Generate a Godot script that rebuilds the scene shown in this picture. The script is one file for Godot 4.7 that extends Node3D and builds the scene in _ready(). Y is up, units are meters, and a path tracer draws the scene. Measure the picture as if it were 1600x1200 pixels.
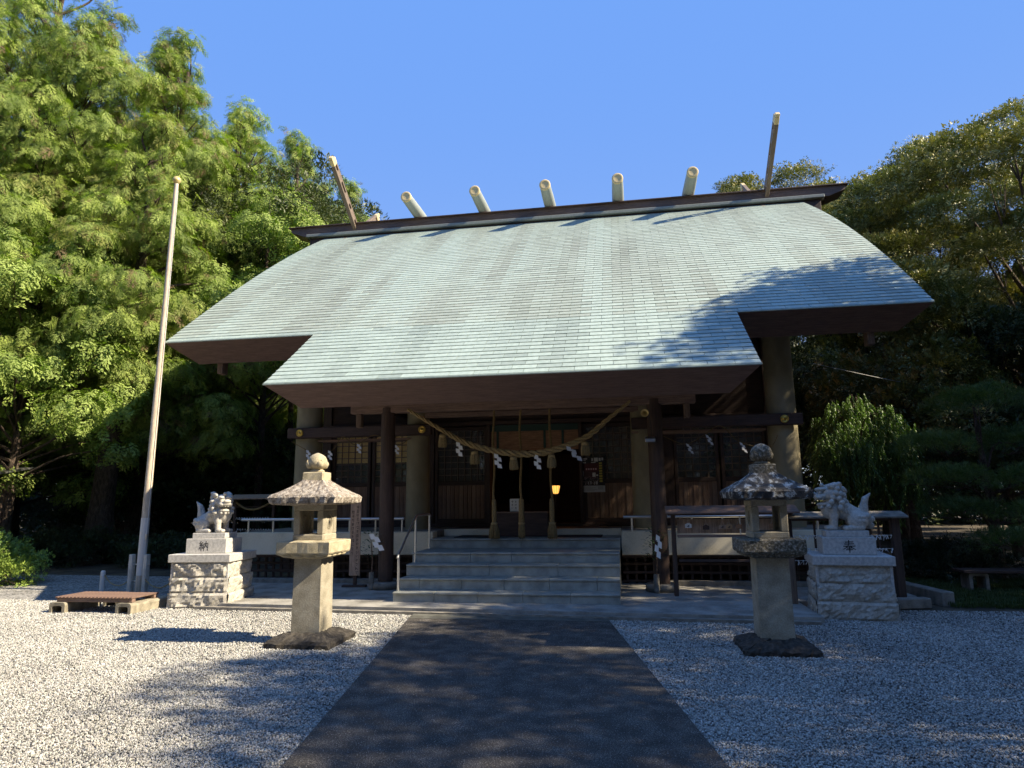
extends Node3D
# A shrine hall with a patina-green copper roof behind a gravel court, seen from the approach path.
# World axes: x runs along the hall front (right positive), -z runs into the hall, y up, metres; the camera stands over the origin.

var M := {}
var taken := {}
var cache := {}
var rng := RandomNumberGenerator.new()
const XC := -1.87            # the middle of the hall
const HALL := Vector3(-1.87, 0, -16)
const SUN := Vector3(0.77, 0.619, 0.092)

# ---------------------------------------------------------------- mesh builder
class MB:
	var v := PackedVector3Array()
	var n := PackedVector3Array()
	var c := PackedColorArray()
	var uv := PackedVector2Array()
	var col := Color.WHITE
	var tinted := false
	func put(p, nn, u = Vector2.ZERO):
		v.append(p); n.append(nn); c.append(col); uv.append(u)
	func tri(a, b, d):                      # counter-clockwise seen from outside
		var nn = (b - a).cross(d - a).normalized()
		put(a, nn); put(d, nn); put(b, nn)
	func quad(a, b, d, e):
		tri(a, b, d); tri(a, d, e)
	func quad_out(a, b, d, e, out):
		if (b - a).cross(d - a).dot(out) < 0.0: quad(e, d, b, a)
		else: quad(a, b, d, e)
	func tri_out(a, b, d, out):
		if (b - a).cross(d - a).dot(out) < 0.0: tri(d, b, a)
		else: tri(a, b, d)
	func quad_uv(a, b, d, e):               # a lower left, b lower right, d upper right, e upper left
		var nn = (b - a).cross(d - a).normalized()
		for k in [[a, 0, 1], [d, 1, 0], [b, 1, 1], [a, 0, 1], [e, 0, 0], [d, 1, 0]]:
			put(k[0], nn, Vector2(k[1], k[2]))
	func box(at, size, bevel = 0.0, b = Basis.IDENTITY):
		var h = size * 0.5
		var w = minf(bevel, minf(h.x, minf(h.y, h.z)) * 0.9)
		var px = {}; var py = {}; var pz = {}
		for sx in [-1, 1]:
			for sy in [-1, 1]:
				for sz in [-1, 1]:
					var k = Vector3i(sx, sy, sz)
					px[k] = at + b * Vector3(sx * h.x, sy * (h.y - w), sz * (h.z - w))
					py[k] = at + b * Vector3(sx * (h.x - w), sy * h.y, sz * (h.z - w))
					pz[k] = at + b * Vector3(sx * (h.x - w), sy * (h.y - w), sz * h.z)
		for s in [-1, 1]:
			quad_out(px[Vector3i(s, -1, -1)], px[Vector3i(s, 1, -1)], px[Vector3i(s, 1, 1)], px[Vector3i(s, -1, 1)], b.x * s)
			quad_out(py[Vector3i(-1, s, -1)], py[Vector3i(1, s, -1)], py[Vector3i(1, s, 1)], py[Vector3i(-1, s, 1)], b.y * s)
			quad_out(pz[Vector3i(-1, -1, s)], pz[Vector3i(1, -1, s)], pz[Vector3i(1, 1, s)], pz[Vector3i(-1, 1, s)], b.z * s)
		if w <= 0.0: return
		for s in [-1, 1]:
			for q in [-1, 1]:
				quad_out(px[Vector3i(s, q, -1)], px[Vector3i(s, q, 1)], py[Vector3i(s, q, 1)], py[Vector3i(s, q, -1)], b.x * s + b.y * q)
				quad_out(px[Vector3i(s, -1, q)], px[Vector3i(s, 1, q)], pz[Vector3i(s, 1, q)], pz[Vector3i(s, -1, q)], b.x * s + b.z * q)
				quad_out(py[Vector3i(-1, s, q)], py[Vector3i(1, s, q)], pz[Vector3i(1, s, q)], pz[Vector3i(-1, s, q)], b.y * s + b.z * q)
				for r in [-1, 1]:
					var k = Vector3i(s, q, r)
					tri_out(px[k], py[k], pz[k], b.x * s + b.y * q + b.z * r)
	func rings(rr, closed_caps = true):     # rr: rows of equal length, each a closed ring, running up the shape; smooth
		var m = rr.size(); var k = rr[0].size()
		var nr = []
		for i in m:
			var row = []
			for j in k:
				var du = rr[i][(j + 1) % k] - rr[i][(j + k - 1) % k]
				var dv = rr[mini(i + 1, m - 1)][j] - rr[maxi(i - 1, 0)][j]
				row.append(du.cross(dv).normalized())
			nr.append(row)
		for i in m - 1:
			for j in k:
				var e = (j + 1) % k
				put(rr[i][j], nr[i][j]); put(rr[i + 1][e], nr[i + 1][e]); put(rr[i][e], nr[i][e])
				put(rr[i][j], nr[i][j]); put(rr[i + 1][j], nr[i + 1][j]); put(rr[i + 1][e], nr[i + 1][e])
		if closed_caps:
			for end in [0, m - 1]:
				var mid = Vector3.ZERO
				for p in rr[end]: mid += p / k
				for j in k:
					if end == 0: tri(mid, rr[end][(j + 1) % k], rr[end][j])
					else: tri(mid, rr[end][j], rr[end][(j + 1) % k])
	func tube(pts, radii, sides = 8, caps = true):
		var rr = []
		var side = Vector3.ZERO
		for i in pts.size():
			var t = (pts[mini(i + 1, pts.size() - 1)] - pts[maxi(i - 1, 0)]).normalized()
			if side == Vector3.ZERO: side = t.cross(Vector3(0.31, 0.2, 0.93)).normalized()
			side = (side - t * side.dot(t)).normalized()
			var up = t.cross(side)
			var r = radii if radii is float else radii[i]
			var row = []
			for j in sides:
				var a = TAU * j / sides
				row.append(pts[i] + (side * cos(a) + up * sin(a)) * r)
			rr.append(row)
		rings(rr, caps)
	func lathe(at, prof, sides = 20, sq = 0.0, b = Basis.IDENTITY):       # prof: [radius, height]; sq > 0 turns the round towards a square
		var rr = []
		for p in prof:
			var row = []
			for j in sides:
				var a = -TAU * j / sides
				row.append(at + b * Vector3(cos(a) * p[0], p[1], sin(a) * p[0]))
			rr.append(row)
		rings(rr)
	func mesh():
		var a = []
		a.resize(Mesh.ARRAY_MAX)
		a[Mesh.ARRAY_VERTEX] = v; a[Mesh.ARRAY_NORMAL] = n; a[Mesh.ARRAY_TEX_UV] = uv
		if tinted: a[Mesh.ARRAY_COLOR] = c
		var am = ArrayMesh.new()
		am.add_surface_from_arrays(Mesh.PRIMITIVE_TRIANGLES, a)
		return am

# ---------------------------------------------------------------- scene helpers
func thing(called, label, category, at = Vector3.ZERO, turn = 0.0, group = ""):
	var o = Node3D.new()
	return top(o, called, label, category, at, turn, group)

func top(o, called, label, category, at = Vector3.ZERO, turn = 0.0, group = ""):
	taken[called] = taken.get(called, 0) + 1
	o.name = called if taken[called] == 1 else "%s_%03d" % [called, taken[called] - 1]
	add_child(o)
	o.position = at
	o.rotation.y = turn
	o.set_meta("label", label)
	if category: o.set_meta("category", category)
	if group: o.set_meta("group", group)
	return o

func single(called, label, category, mesh, mat, at = Vector3.ZERO, turn = 0.0, group = ""):
	var o = MeshInstance3D.new()
	o.mesh = mesh; o.material_override = mat
	return top(o, called, label, category, at, turn, group)

func setting(called, mesh, mat, at = Vector3.ZERO, label = ""):
	var o = single(called, label, "", mesh, mat, at)
	o.set_meta("kind", "structure")
	return o

func part(called, mesh, mat, parent, xf = Transform3D.IDENTITY):
	var o = MeshInstance3D.new()
	o.name = called; o.mesh = mesh; o.material_override = mat
	parent.add_child(o, true)
	o.transform = xf
	return o

func at(x, y, z): return Transform3D(Basis.IDENTITY, Vector3(x, y, z))

func boxm(x, y, z, bevel = 0.006):
	var k = "%.3f %.3f %.3f %.3f" % [x, y, z, bevel]
	if not cache.has(k):
		var b = MB.new()
		b.box(Vector3.ZERO, Vector3(x, y, z), bevel)
		cache[k] = b.mesh()
	return cache[k]

func block(called, mat, parent, x0, x1, y0, y1, z0, z1, bevel = 0.006):    # a bevelled box between two corners, in the parent's axes
	return part(called, boxm(x1 - x0, y1 - y0, z1 - z0, bevel), mat, parent, at((x0 + x1) / 2, (y0 + y1) / 2, (z0 + z1) / 2))

func tubem(pts, radii, sides = 8):
	var b = MB.new()
	b.tube(pts, radii, sides)
	return b.mesh()

func lathem(prof, sides = 24):
	var b = MB.new()
	b.lathe(Vector3.ZERO, prof, sides)
	return b.mesh()

func lin(r, g, b): return Color(r, g, b).linear_to_srgb()

# ---------------------------------------------------------------- textures and materials
func noise_bytes(sd, freq, octaves, size, kind = 0):
	var f = FastNoiseLite.new()
	f.seed = sd; f.frequency = freq; f.fractal_octaves = octaves
	f.noise_type = [FastNoiseLite.TYPE_SIMPLEX_SMOOTH, FastNoiseLite.TYPE_CELLULAR][kind]
	if kind == 1: f.fractal_type = FastNoiseLite.FRACTAL_NONE; f.cellular_return_type = FastNoiseLite.RETURN_CELL_VALUE
	if octaves <= 1: f.fractal_type = FastNoiseLite.FRACTAL_NONE
	var im = f.get_seamless_image(size, size)
	im.convert(Image.FORMAT_L8)
	return im.get_data()

func tex(sd, size, layers, stops):          # layers: [frequency, octaves, weight, kind]; stops: [place, r, g, b] in linear values
	var total = 0.0
	var srcs = []
	for i in layers.size():
		var l = layers[i]
		srcs.append(noise_bytes(sd + i * 17, l[0], l[1], size, l[3] if l.size() > 3 else 0))
		total += l[2]
	var g = Gradient.new()
	g.offsets = PackedFloat32Array(); g.colors = PackedColorArray()
	var offs = PackedFloat32Array(); var cols = PackedColorArray()
	for s in stops: offs.append(s[0]); cols.append(Color(s[1], s[2], s[3]))
	g.offsets = offs; g.colors = cols
	var lut = []
	for i in 256:
		var c = g.sample(i / 255.0).linear_to_srgb()
		lut.append([mini(255, int(c.r * 255)), mini(255, int(c.g * 255)), mini(255, int(c.b * 255))])
	var out = PackedByteArray(); out.resize(size * size * 3)
	var hgt = PackedByteArray(); hgt.resize(size * size)
	var w = []
	for l in layers: w.append(l[2] / total)
	var many = layers.size()
	for i in size * size:
		var x = 0.0
		for k in many: x += srcs[k][i] * w[k]
		x = clampf((x - 127.5) * 1.7 + 127.5, 0.0, 255.0)
		var q = lut[int(x)]
		out[i * 3] = q[0]; out[i * 3 + 1] = q[1]; out[i * 3 + 2] = q[2]
		hgt[i] = int(x)
	return [ImageTexture.create_from_image(Image.create_from_data(size, size, false, Image.FORMAT_RGB8, out)), ImageTexture.create_from_image(Image.create_from_data(size, size, false, Image.FORMAT_L8, hgt))]

func surf(called, t, rough, scale, bump = 0.0, world = false, tint = Color.WHITE, metal = 0.0):
	var m = StandardMaterial3D.new()
	m.resource_name = called
	m.roughness = rough; m.metallic = metal
	m.albedo_color = tint
	if t:
		m.albedo_texture = t[0]
		m.uv1_triplanar = true
		m.uv1_world_triplanar = world
		m.uv1_scale = scale if scale is Vector3 else Vector3.ONE * scale
		m.uv1_triplanar_sharpness = 4.0
		if bump != 0.0:
			m.heightmap_enabled = true
			m.heightmap_texture = t[1]
			m.heightmap_scale = bump
	M[called] = m
	return m

func plain(called, r, g, b, rough = 0.7, metal = 0.0):
	var m = surf(called, null, rough, 1.0)
	m.albedo_color = lin(r, g, b); m.metallic = metal
	return m

func leaf_mat(called, rough = 0.55, through = 0.5):
	var m = plain(called, 1, 1, 1, rough)
	m.vertex_color_use_as_albedo = true
	m.backlight_enabled = true
	m.backlight = Color(through * 0.85, through, through * 0.35)
	return m

func make_materials():
	var wood = tex(3, 512, [[0.012, 3, 0.5], [0.05, 2, 0.35], [0.2, 1, 0.15]], [[0.0, 0.42, 0.38, 0.36], [0.5, 0.68, 0.66, 0.64], [1.0, 1.0, 0.97, 0.94]])
	surf("dark_wood_x", wood, 0.62, Vector3(0.25, 3.5, 3.5), 0.25, false, lin(0.09, 0.053, 0.041))
	surf("dark_wood_y", wood, 0.62, Vector3(3.5, 0.25, 3.5), 0.25, false, lin(0.095, 0.056, 0.042))
	surf("dark_wood_z", wood, 0.62, Vector3(3.5, 3.5, 0.25), 0.25, false, lin(0.09, 0.053, 0.041))
	surf("eave_board", wood, 0.6, Vector3(0.3, 5.0, 5.0), 0.12, false, lin(0.235, 0.152, 0.128))
	surf("door_board", wood, 0.6, Vector3(4.0, 0.3, 4.0), 0.3, false, lin(0.34, 0.21, 0.145))
	surf("door_board_pale", wood, 0.6, Vector3(5.0, 0.35, 4.0), 0.3, false, lin(0.42, 0.28, 0.2))
	surf("lintel_board", wood, 0.6, Vector3(0.4, 4.0, 4.0), 0.2, false, lin(0.5, 0.27, 0.14))
	surf("grey_wood_x", wood, 0.75, Vector3(0.3, 5.0, 5.0), 0.3, false, lin(0.34, 0.23, 0.18))
	surf("grey_wood_y", wood, 0.75, Vector3(5.0, 0.3, 5.0), 0.3, false, lin(0.26, 0.18, 0.13))
	surf("ridge_wood", wood, 0.7, Vector3(0.2, 5.0, 5.0), 0.4, false, lin(0.2, 0.14, 0.115))
	surf("sign_wood", wood, 0.7, Vector3(5.0, 0.4, 5.0), 0.1, false, lin(0.62, 0.44, 0.32))
	surf("finial_wood", wood, 0.7, Vector3(4.0, 4.0, 0.4), 0.2, false, lin(0.27, 0.21, 0.16))
	surf("deck_wood", wood, 0.75, Vector3(4.0, 5.0, 0.6), 0.3, false, lin(0.26, 0.165, 0.125))
	surf("pole_wood", wood, 0.55, Vector3(6.0, 0.35, 6.0), 0.1, false, lin(0.78, 0.68, 0.54))
	surf("post_white", wood, 0.6, Vector3(6.0, 0.5, 6.0), 0.1, false, lin(0.9, 0.86, 0.76))
	plain("pole_paint", 0.68, 0.66, 0.62, 0.45)
	var column = tex(11, 512, [[0.006, 3, 0.3], [0.2, 1, 0.4], [0.42, 1, 0.3]], [[0.0, 0.19, 0.16, 0.092], [0.5, 0.27, 0.23, 0.138], [1.0, 0.35, 0.305, 0.19]])
	surf("column_coat", column, 0.55, Vector3(1.4, 0.7, 1.4), 0.12)
	var granite = tex(21, 512, [[0.02, 3, 0.25], [0.25, 1, 0.4], [0.45, 1, 0.35]], [[0.0, 0.16, 0.16, 0.155], [0.35, 0.4, 0.385, 0.36], [0.6, 0.56, 0.54, 0.5], [1.0, 0.72, 0.7, 0.66]])
	surf("granite", granite, 0.7, 1.6, 0.12)
	surf("granite_rough", granite, 0.85, 2.0, 0.35, false, lin(0.98, 0.95, 0.88))
	surf("statue_stone", granite, 0.62, 2.5, 0.06, false, lin(1.0, 0.98, 0.93))
	var steps = tex(31, 512, [[0.008, 4, 0.6], [0.3, 1, 0.4]], [[0.0, 0.19, 0.2, 0.18], [0.5, 0.31, 0.32, 0.285], [1.0, 0.41, 0.415, 0.37]])
	surf("step_stone", steps, 0.55, 0.8, 0.05, true)
	var tan_stone = tex(41, 512, [[0.008, 4, 0.28], [0.08, 2, 0.22], [0.4, 1, 0.5]], [[0.0, 0.17, 0.15, 0.105], [0.4, 0.32, 0.285, 0.21], [0.7, 0.4, 0.36, 0.275], [1.0, 0.5, 0.465, 0.37]])
	surf("tan_stone", tan_stone, 0.85, 1.1, 0.35)
	surf("tan_stone_pale", tan_stone, 0.85, 1.3, 0.4, false, Color(1.12, 1.1, 1.04))
	var roofst = tex(43, 512, [[0.02, 4, 0.5], [0.09, 3, 0.35], [0.4, 1, 0.15]], [[0.0, 0.09, 0.075, 0.06], [0.35, 0.2, 0.165, 0.13], [0.55, 0.36, 0.31, 0.25], [1.0, 0.6, 0.56, 0.48]])
	surf("cap_stone", roofst, 0.9, 1.5, 1.0)
	var lichen = tex(47, 512, [[0.014, 4, 0.75], [0.12, 3, 0.25]], [[0.0, 0.028, 0.026, 0.024], [0.5, 0.06, 0.054, 0.047], [0.68, 0.1, 0.09, 0.072], [0.74, 0.34, 0.34, 0.31], [1.0, 0.58, 0.58, 0.54]])
	surf("lichen_stone", lichen, 0.92, 1.25, 1.0)
	var lichen2 = tex(53, 512, [[0.03, 4, 0.6], [0.2, 2, 0.4]], [[0.0, 0.04, 0.036, 0.028], [0.4, 0.13, 0.115, 0.08], [0.7, 0.22, 0.195, 0.14], [0.8, 0.4, 0.38, 0.33], [1.0, 0.5, 0.48, 0.44]])
	surf("mottled_stone", lichen2, 0.92, 1.6, 0.8)
	var slab = tex(57, 512, [[0.02, 4, 0.6], [0.25, 1, 0.4]], [[0.0, 0.02, 0.017, 0.014], [0.6, 0.055, 0.047, 0.038], [1.0, 0.12, 0.105, 0.085]])
	surf("base_slab", slab, 0.9, 1.4, 0.8)
	var conc = tex(61, 512, [[0.006, 4, 0.55], [0.06, 2, 0.2], [0.4, 1, 0.25]], [[0.0, 0.17, 0.16, 0.14], [0.5, 0.32, 0.305, 0.27], [1.0, 0.45, 0.43, 0.385]])
	surf("concrete", conc, 0.85, 0.5, 0.15, true)
	surf("concrete_block", conc, 0.9, 1.5, 0.4, false, lin(0.95, 0.88, 0.72))
	surf("kerb_concrete", conc, 0.9, 1.2, 0.3, false, lin(0.75, 0.72, 0.68))
	var wall = tex(67, 256, [[0.01, 4, 0.7], [0.2, 1, 0.3]], [[0.0, 0.6, 0.53, 0.38], [0.5, 0.74, 0.66, 0.48], [1.0, 0.8, 0.72, 0.54]])
	surf("render_wall", wall, 0.75, 0.5, 0.05)
	var asph = tex(71, 1024, [[0.006, 4, 0.22], [0.13, 2, 0.5], [0.33, 1, 0.28]], [[0.0, 0.016, 0.014, 0.011], [0.4, 0.034, 0.029, 0.024], [0.58, 0.06, 0.052, 0.043], [0.74, 0.15, 0.13, 0.11], [1.0, 0.36, 0.32, 0.27]])
	surf("asphalt", asph, 0.85, 0.55, 0.6, true)
	surf("strip_concrete", conc, 0.9, 0.9, 0.4, true, lin(0.36, 0.37, 0.34))
	var grav = tex(81, 1024, [[0.004, 3, 0.15], [0.09, 1, 0.5, 1], [0.2, 1, 0.35]], [[0.0, 0.07, 0.067, 0.062], [0.35, 0.2, 0.19, 0.175], [0.6, 0.35, 0.335, 0.305], [1.0, 0.6, 0.575, 0.53]])
	surf("gravel_bed", grav, 0.9, 0.42, 1.6, true)
	var soil = tex(91, 512, [[0.008, 4, 0.5], [0.1, 2, 0.3], [0.4, 1, 0.2]], [[0.0, 0.025, 0.02, 0.014], [0.5, 0.075, 0.058, 0.036], [1.0, 0.16, 0.125, 0.08]])
	surf("soil", soil, 0.95, 0.35, 1.5, true)
	surf("yard", grav, 0.9, 0.4, 1.0, true, lin(0.8, 0.76, 0.68))
	var bark = tex(101, 512, [[0.02, 4, 0.5], [0.1, 3, 0.5]], [[0.0, 0.022, 0.015, 0.011], [0.5, 0.085, 0.058, 0.042], [1.0, 0.2, 0.15, 0.11]])
	surf("bark", bark, 0.9, Vector3(1.6, 0.4, 1.6), 3.0)
	surf("twig", bark, 0.9, 2.0, 0.0, false, lin(1.6, 1.4, 1.2))
	var copper = tex(111, 512, [[0.02, 4, 0.6], [0.15, 2, 0.4]], [[0.0, 0.72, 0.76, 0.74], [0.5, 0.86, 0.88, 0.87], [1.0, 1.0, 1.0, 0.99]])
	for i in 6:
		var k = [0.8, 0.88, 0.94, 1.0, 1.05, 1.1][i]
		surf("copper_%d" % i, copper, 0.6, Vector3(0.9, 0.9, 0.9), 0.012, true, lin(0.4 * k, 0.475 * k, 0.43 * k))
	var cs = surf("copper_sheet", copper, 0.6, Vector3(0.9, 0.9, 0.9), 0.012, true, lin(1, 1, 1))
	cs.vertex_color_use_as_albedo = true
	surf("copper_cap", copper, 0.6, 1.2, 0.03, false, lin(0.26, 0.28, 0.26))
	surf("log_copper", copper, 0.55, Vector3(2, 2, 0.5), 0.04, false, lin(0.36, 0.39, 0.37))
	plain("gold", 0.75, 0.5, 0.12, 0.28, 1.0)
	plain("gold_paint", 0.72, 0.55, 0.22, 0.4, 0.3)
	plain("end_grain", 0.66, 0.52, 0.27, 0.55)
	plain("paper", 0.8, 0.8, 0.78, 0.8)
	plain("ink", 0.02, 0.017, 0.015, 0.7)
	plain("steel", 0.62, 0.62, 0.61, 0.32, 0.9)
	plain("shade_dark", 0.02, 0.015, 0.012, 0.8)
	plain("green_paint", 0.035, 0.075, 0.055, 0.6)
	plain("mat_black", 0.02, 0.02, 0.02, 0.95)
	plain("painted_reflection", 0.85, 0.58, 0.17, 0.7)  # gold of sunlit trees mirrored in the glass, put into the colour
	plain("ema_wood", 0.5, 0.3, 0.15, 0.6)
	plain("wire_black", 0.03, 0.03, 0.03, 0.6)
	plain("white_paint", 0.72, 0.72, 0.7, 0.5)
	var straw = tex(121, 256, [[0.03, 3, 0.5], [0.2, 2, 0.5]], [[0.0, 0.2, 0.13, 0.05], [0.5, 0.42, 0.3, 0.13], [1.0, 0.62, 0.48, 0.24]])
	surf("straw", straw, 0.85, 6.0, 0.4)
	surf("hemp", straw, 0.9, Vector3(14, 2, 14), 0.4, false, lin(0.7, 0.66, 0.6))
	surf("thin_rope", straw, 0.9, 10.0, 0.0, false, lin(0.5, 0.45, 0.4))
	var glass = plain("glass", 0.9, 0.95, 0.95, 0.03)
	glass.transparency = BaseMaterial3D.TRANSPARENCY_ALPHA
	glass.albedo_color = Color(0.9, 0.95, 0.95, 0.08)
	for k in ["cypress", "broadleaf", "oak", "pine", "willow", "shrub", "grass"]: leaf_mat("leaf_" + k, 0.5 if k in ["oak", "willow"] else 0.65, 0.8 if k != "oak" else 0.45)
	var gm = plain("pebble", 1, 1, 1, 0.85)
	plain("wire_grey", 0.3, 0.3, 0.29, 0.6)
	gm.vertex_color_use_as_albedo = true

func _ready():
	rng.seed = 7
	# camera: calibrated on the hall's own right angles (9.3 degrees to the left of its axis, tilted up 9.66, rolled 0.7)
	var cam = Camera3D.new()
	cam.name = "camera"
	var yaw = deg_to_rad(9.3); var pitch = deg_to_rad(9.66); var roll = deg_to_rad(0.7)
	var fw = Vector3(-sin(yaw) * cos(pitch), sin(pitch), -cos(yaw) * cos(pitch))
	var rt = fw.cross(Vector3.UP).normalized()
	var up = rt.cross(fw)
	cam.transform = Transform3D(Basis(rt * cos(roll) - up * sin(roll), up * cos(roll) + rt * sin(roll), -fw), Vector3(0, 1.6, 0))
	cam.fov = rad_to_deg(2.0 * atan(600.0 / 1063.0))
	cam.near = 0.05; cam.far = 600.0
	add_child(cam)
	cam.current = true
	var sky_mat = ProceduralSkyMaterial.new()
	sky_mat.sky_top_color = lin(0.079, 0.176, 0.43)
	sky_mat.sky_horizon_color = lin(0.35, 0.39, 0.42)
	sky_mat.sky_curve = 0.12
	sky_mat.ground_bottom_color = lin(0.1, 0.09, 0.07)
	sky_mat.ground_horizon_color = lin(0.2, 0.2, 0.19)
	sky_mat.sun_angle_max = 2.0
	var env = Environment.new()
	env.background_mode = Environment.BG_SKY
	env.sky = Sky.new()
	env.sky.sky_material = sky_mat
	env.tonemap_mode = Environment.TONE_MAPPER_LINEAR
	env.tonemap_exposure = 2.2
	env.sdfgi_enabled = true; env.ssao_enabled = true; env.ssil_enabled = true
	var we = WorldEnvironment.new()
	we.name = "world_environment"
	we.environment = env
	add_child(we)
	var sun = DirectionalLight3D.new()
	sun.name = "sun"
	sun.light_energy = 1.6
	sun.light_color = Color(1.0, 0.94, 0.83)
	sun.light_angular_distance = 0.5
	sun.shadow_enabled = true
	add_child(sun)
	sun.look_at_from_position(SUN * 50.0, Vector3.ZERO, Vector3.UP)

	make_materials()
	build_ground()
	build_hall()
	build_steps()
	build_statues()
	build_lanterns()
	build_porch_things()
	build_left_yard()
	build_right_yard()
	build_trees()
	build_gravel()

# ---------------------------------------------------------------- the ground
func sheet(pts, y):                          # a flat polygon at height y, points in (x, z)
	var b = MB.new()
	var poly = PackedVector2Array()
	for p in pts: poly.append(Vector2(p[0], p[1]))
	var idx = Geometry2D.triangulate_polygon(poly)
	for i in range(0, idx.size(), 3):
		var q = []
		for k in 3: q.append(Vector3(poly[idx[i + k]].x, y, poly[idx[i + k]].y))
		b.tri_out(q[0], q[1], q[2], Vector3.UP)
	return b

func slab(pts, y0, y1):                      # the same with sides
	var b = sheet(pts, y1)
	for i in pts.size():
		var p = pts[i]; var q = pts[(i + 1) % pts.size()]
		var d = Vector3(q[1] - p[1], 0, p[0] - q[0])
		var mid = Vector3.ZERO
		for k in pts: mid += Vector3(k[0], 0, k[1]) / pts.size()
		if d.dot(Vector3(p[0], 0, p[1]) - mid) < 0: d = -d
		b.quad_out(Vector3(p[0], y0, p[1]), Vector3(q[0], y0, q[1]), Vector3(q[0], y1, q[1]), Vector3(p[0], y1, p[1]), d)
	return b

func build_ground():
	setting("ground", sheet([[-300, 120], [300, 120], [300, -300], [-300, -300]], -0.02).mesh(), M.soil, Vector3.ZERO, "brown woodland soil under the trees")
	setting("gravel_court", sheet([[-17, 9], [9.5, 9], [9.0, -7], [6.0, -10.35], [2.6, -10.4], [-6.5, -11.2], [-8.0, -14.2], [-14.5, -14.6], [-17, -12]], -0.006).mesh(), M.gravel_bed, Vector3.ZERO, "pale crushed stone court in front of the hall")
	var d = Vector3(-sin(deg_to_rad(9.55)), 0, -cos(deg_to_rad(9.55)))       # the path runs 9.5 degrees off the hall's axis
	var r = Vector3(-d.z, 0, d.x)
	var far_l = Vector3(-3.0, 0, -9.33); var far_r = Vector3(-0.27, 0, -9.33)
	var nl = far_l - d * 22.0; var nr = far_r - d * 22.0
	setting("path", slab([[nl.x, nl.z], [nr.x, nr.z], [far_r.x, far_r.z], [far_l.x, far_l.z]], -0.02, 0.02).mesh(), M.asphalt, Vector3.ZERO, "dark asphalt approach path leading to the steps")
	setting("path_threshold", slab([[far_l.x, far_l.z - 0.004], [far_r.x, far_r.z - 0.004], [far_r.x - 0.05, -9.56], [far_l.x - 0.06, -9.8]], -0.02, 0.024).mesh(), M.strip_concrete, Vector3.ZERO, "grey concrete strip between the asphalt path and the apron")
	# apron before the hall: a kerb line, then the slab
	setting("apron_kerb", slab([[-6.6, -9.9], [2.35, -9.4], [2.35, -9.5], [-6.6, -10.0]], -0.02, 0.045).mesh(), M.kerb_concrete, Vector3.ZERO, "narrow concrete kerb along the front of the apron")
	setting("apron", slab([[-6.3, -10.03], [2.42, -9.54], [2.42, -10.9], [4.3, -11.6], [4.3, -13.4], [-7.7, -13.4], [-7.7, -11.4], [-6.3, -11.2]], -0.02, 0.08).mesh(), M.concrete, Vector3.ZERO, "pale concrete apron around the foot of the hall")
	setting("garden_path", sheet([[4.8, -15.6], [16, -16.2], [18, -21.5], [5.6, -22.5]], -0.012).mesh(), M.yard, Vector3.ZERO, "pale gravel lane beyond the dark pruned pine")

# ---------------------------------------------------------------- the hall
func verge(t): return 7.006 + 0.0955 * (t - 1.74) - 0.0155 * (t - 1.74) * (t - 1.74)

func prof(t): return 3.5 + 0.7025 * t + 0.0099 * t * t - 0.00109 * t * t * t     # roof surface height at t metres behind the front eave line z = -10.09

func h(u, y, z): return Vector3(u, y, z + 16.0)            # u from the hall's middle, world y and z -> the hall's own axes

func hb(called, mat, parent, u0, u1, y0, y1, z0, z1, bevel = 0.006):
	return block(called, M[mat], parent, u0, u1, y0, y1, z0 + 16.0, z1 + 16.0, bevel)

func streak(u, t):                           # run-off stains: long grains down the slope, short across it
	if not cache.has("stain"):
		var f = FastNoiseLite.new(); f.seed = 61; f.frequency = 1.0; f.fractal_octaves = 3
		cache["stain"] = f
	return clampf(0.5 + 0.75 * cache["stain"].get_noise_2d(u * 1.15, t * 0.1) + 0.45 * cache["stain"].get_noise_2d(u * 3.4 + 50.0, t * 0.22), 0.0, 1.0)

func sheet_frame(t):
	var sl = 0.7025 + 0.0198 * t - 0.00327 * t * t
	var along = Vector3(0, sl, -1).normalized()          # up the slope
	var nor = Vector3(0, 1, sl).normalized()
	return [along, nor]

func sheet_mesh(w, len):                     # one copper sheet: x along the eave, y off the roof, -z up the slope; its lower edge stands proud
	var k = "sheet %.3f" % w
	if not cache.has(k):
		var b = MB.new()
		add_sheet(b, Transform3D.IDENTITY, w, len)
		cache[k] = b.mesh()
	return cache[k]

func add_sheet(b, xf, w, len):
	var x = w / 2
	var p = [Vector3(-x, -0.002, -0.006), Vector3(x, -0.002, -0.006), Vector3(x, 0.016, 0.001), Vector3(-x, 0.016, 0.001), Vector3(-x, 0.02, -0.012), Vector3(x, 0.02, -0.012), Vector3(x, 0.004, -len), Vector3(-x, 0.004, -len)]
	for i in 8: p[i] = xf * p[i]
	b.quad(p[0], p[1], p[2], p[3]); b.quad(p[3], p[2], p[5], p[4]); b.quad(p[4], p[5], p[6], p[7])
	var q0 = xf * Vector3(-x, -0.004, -len); var q1 = xf * Vector3(x, -0.004, -len)
	b.quad(p[0], p[3], p[4], p[7]); b.tri(p[0], p[7], q0)
	b.quad(p[1], p[6], p[5], p[2]); b.tri(p[1], q1, p[6])

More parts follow.
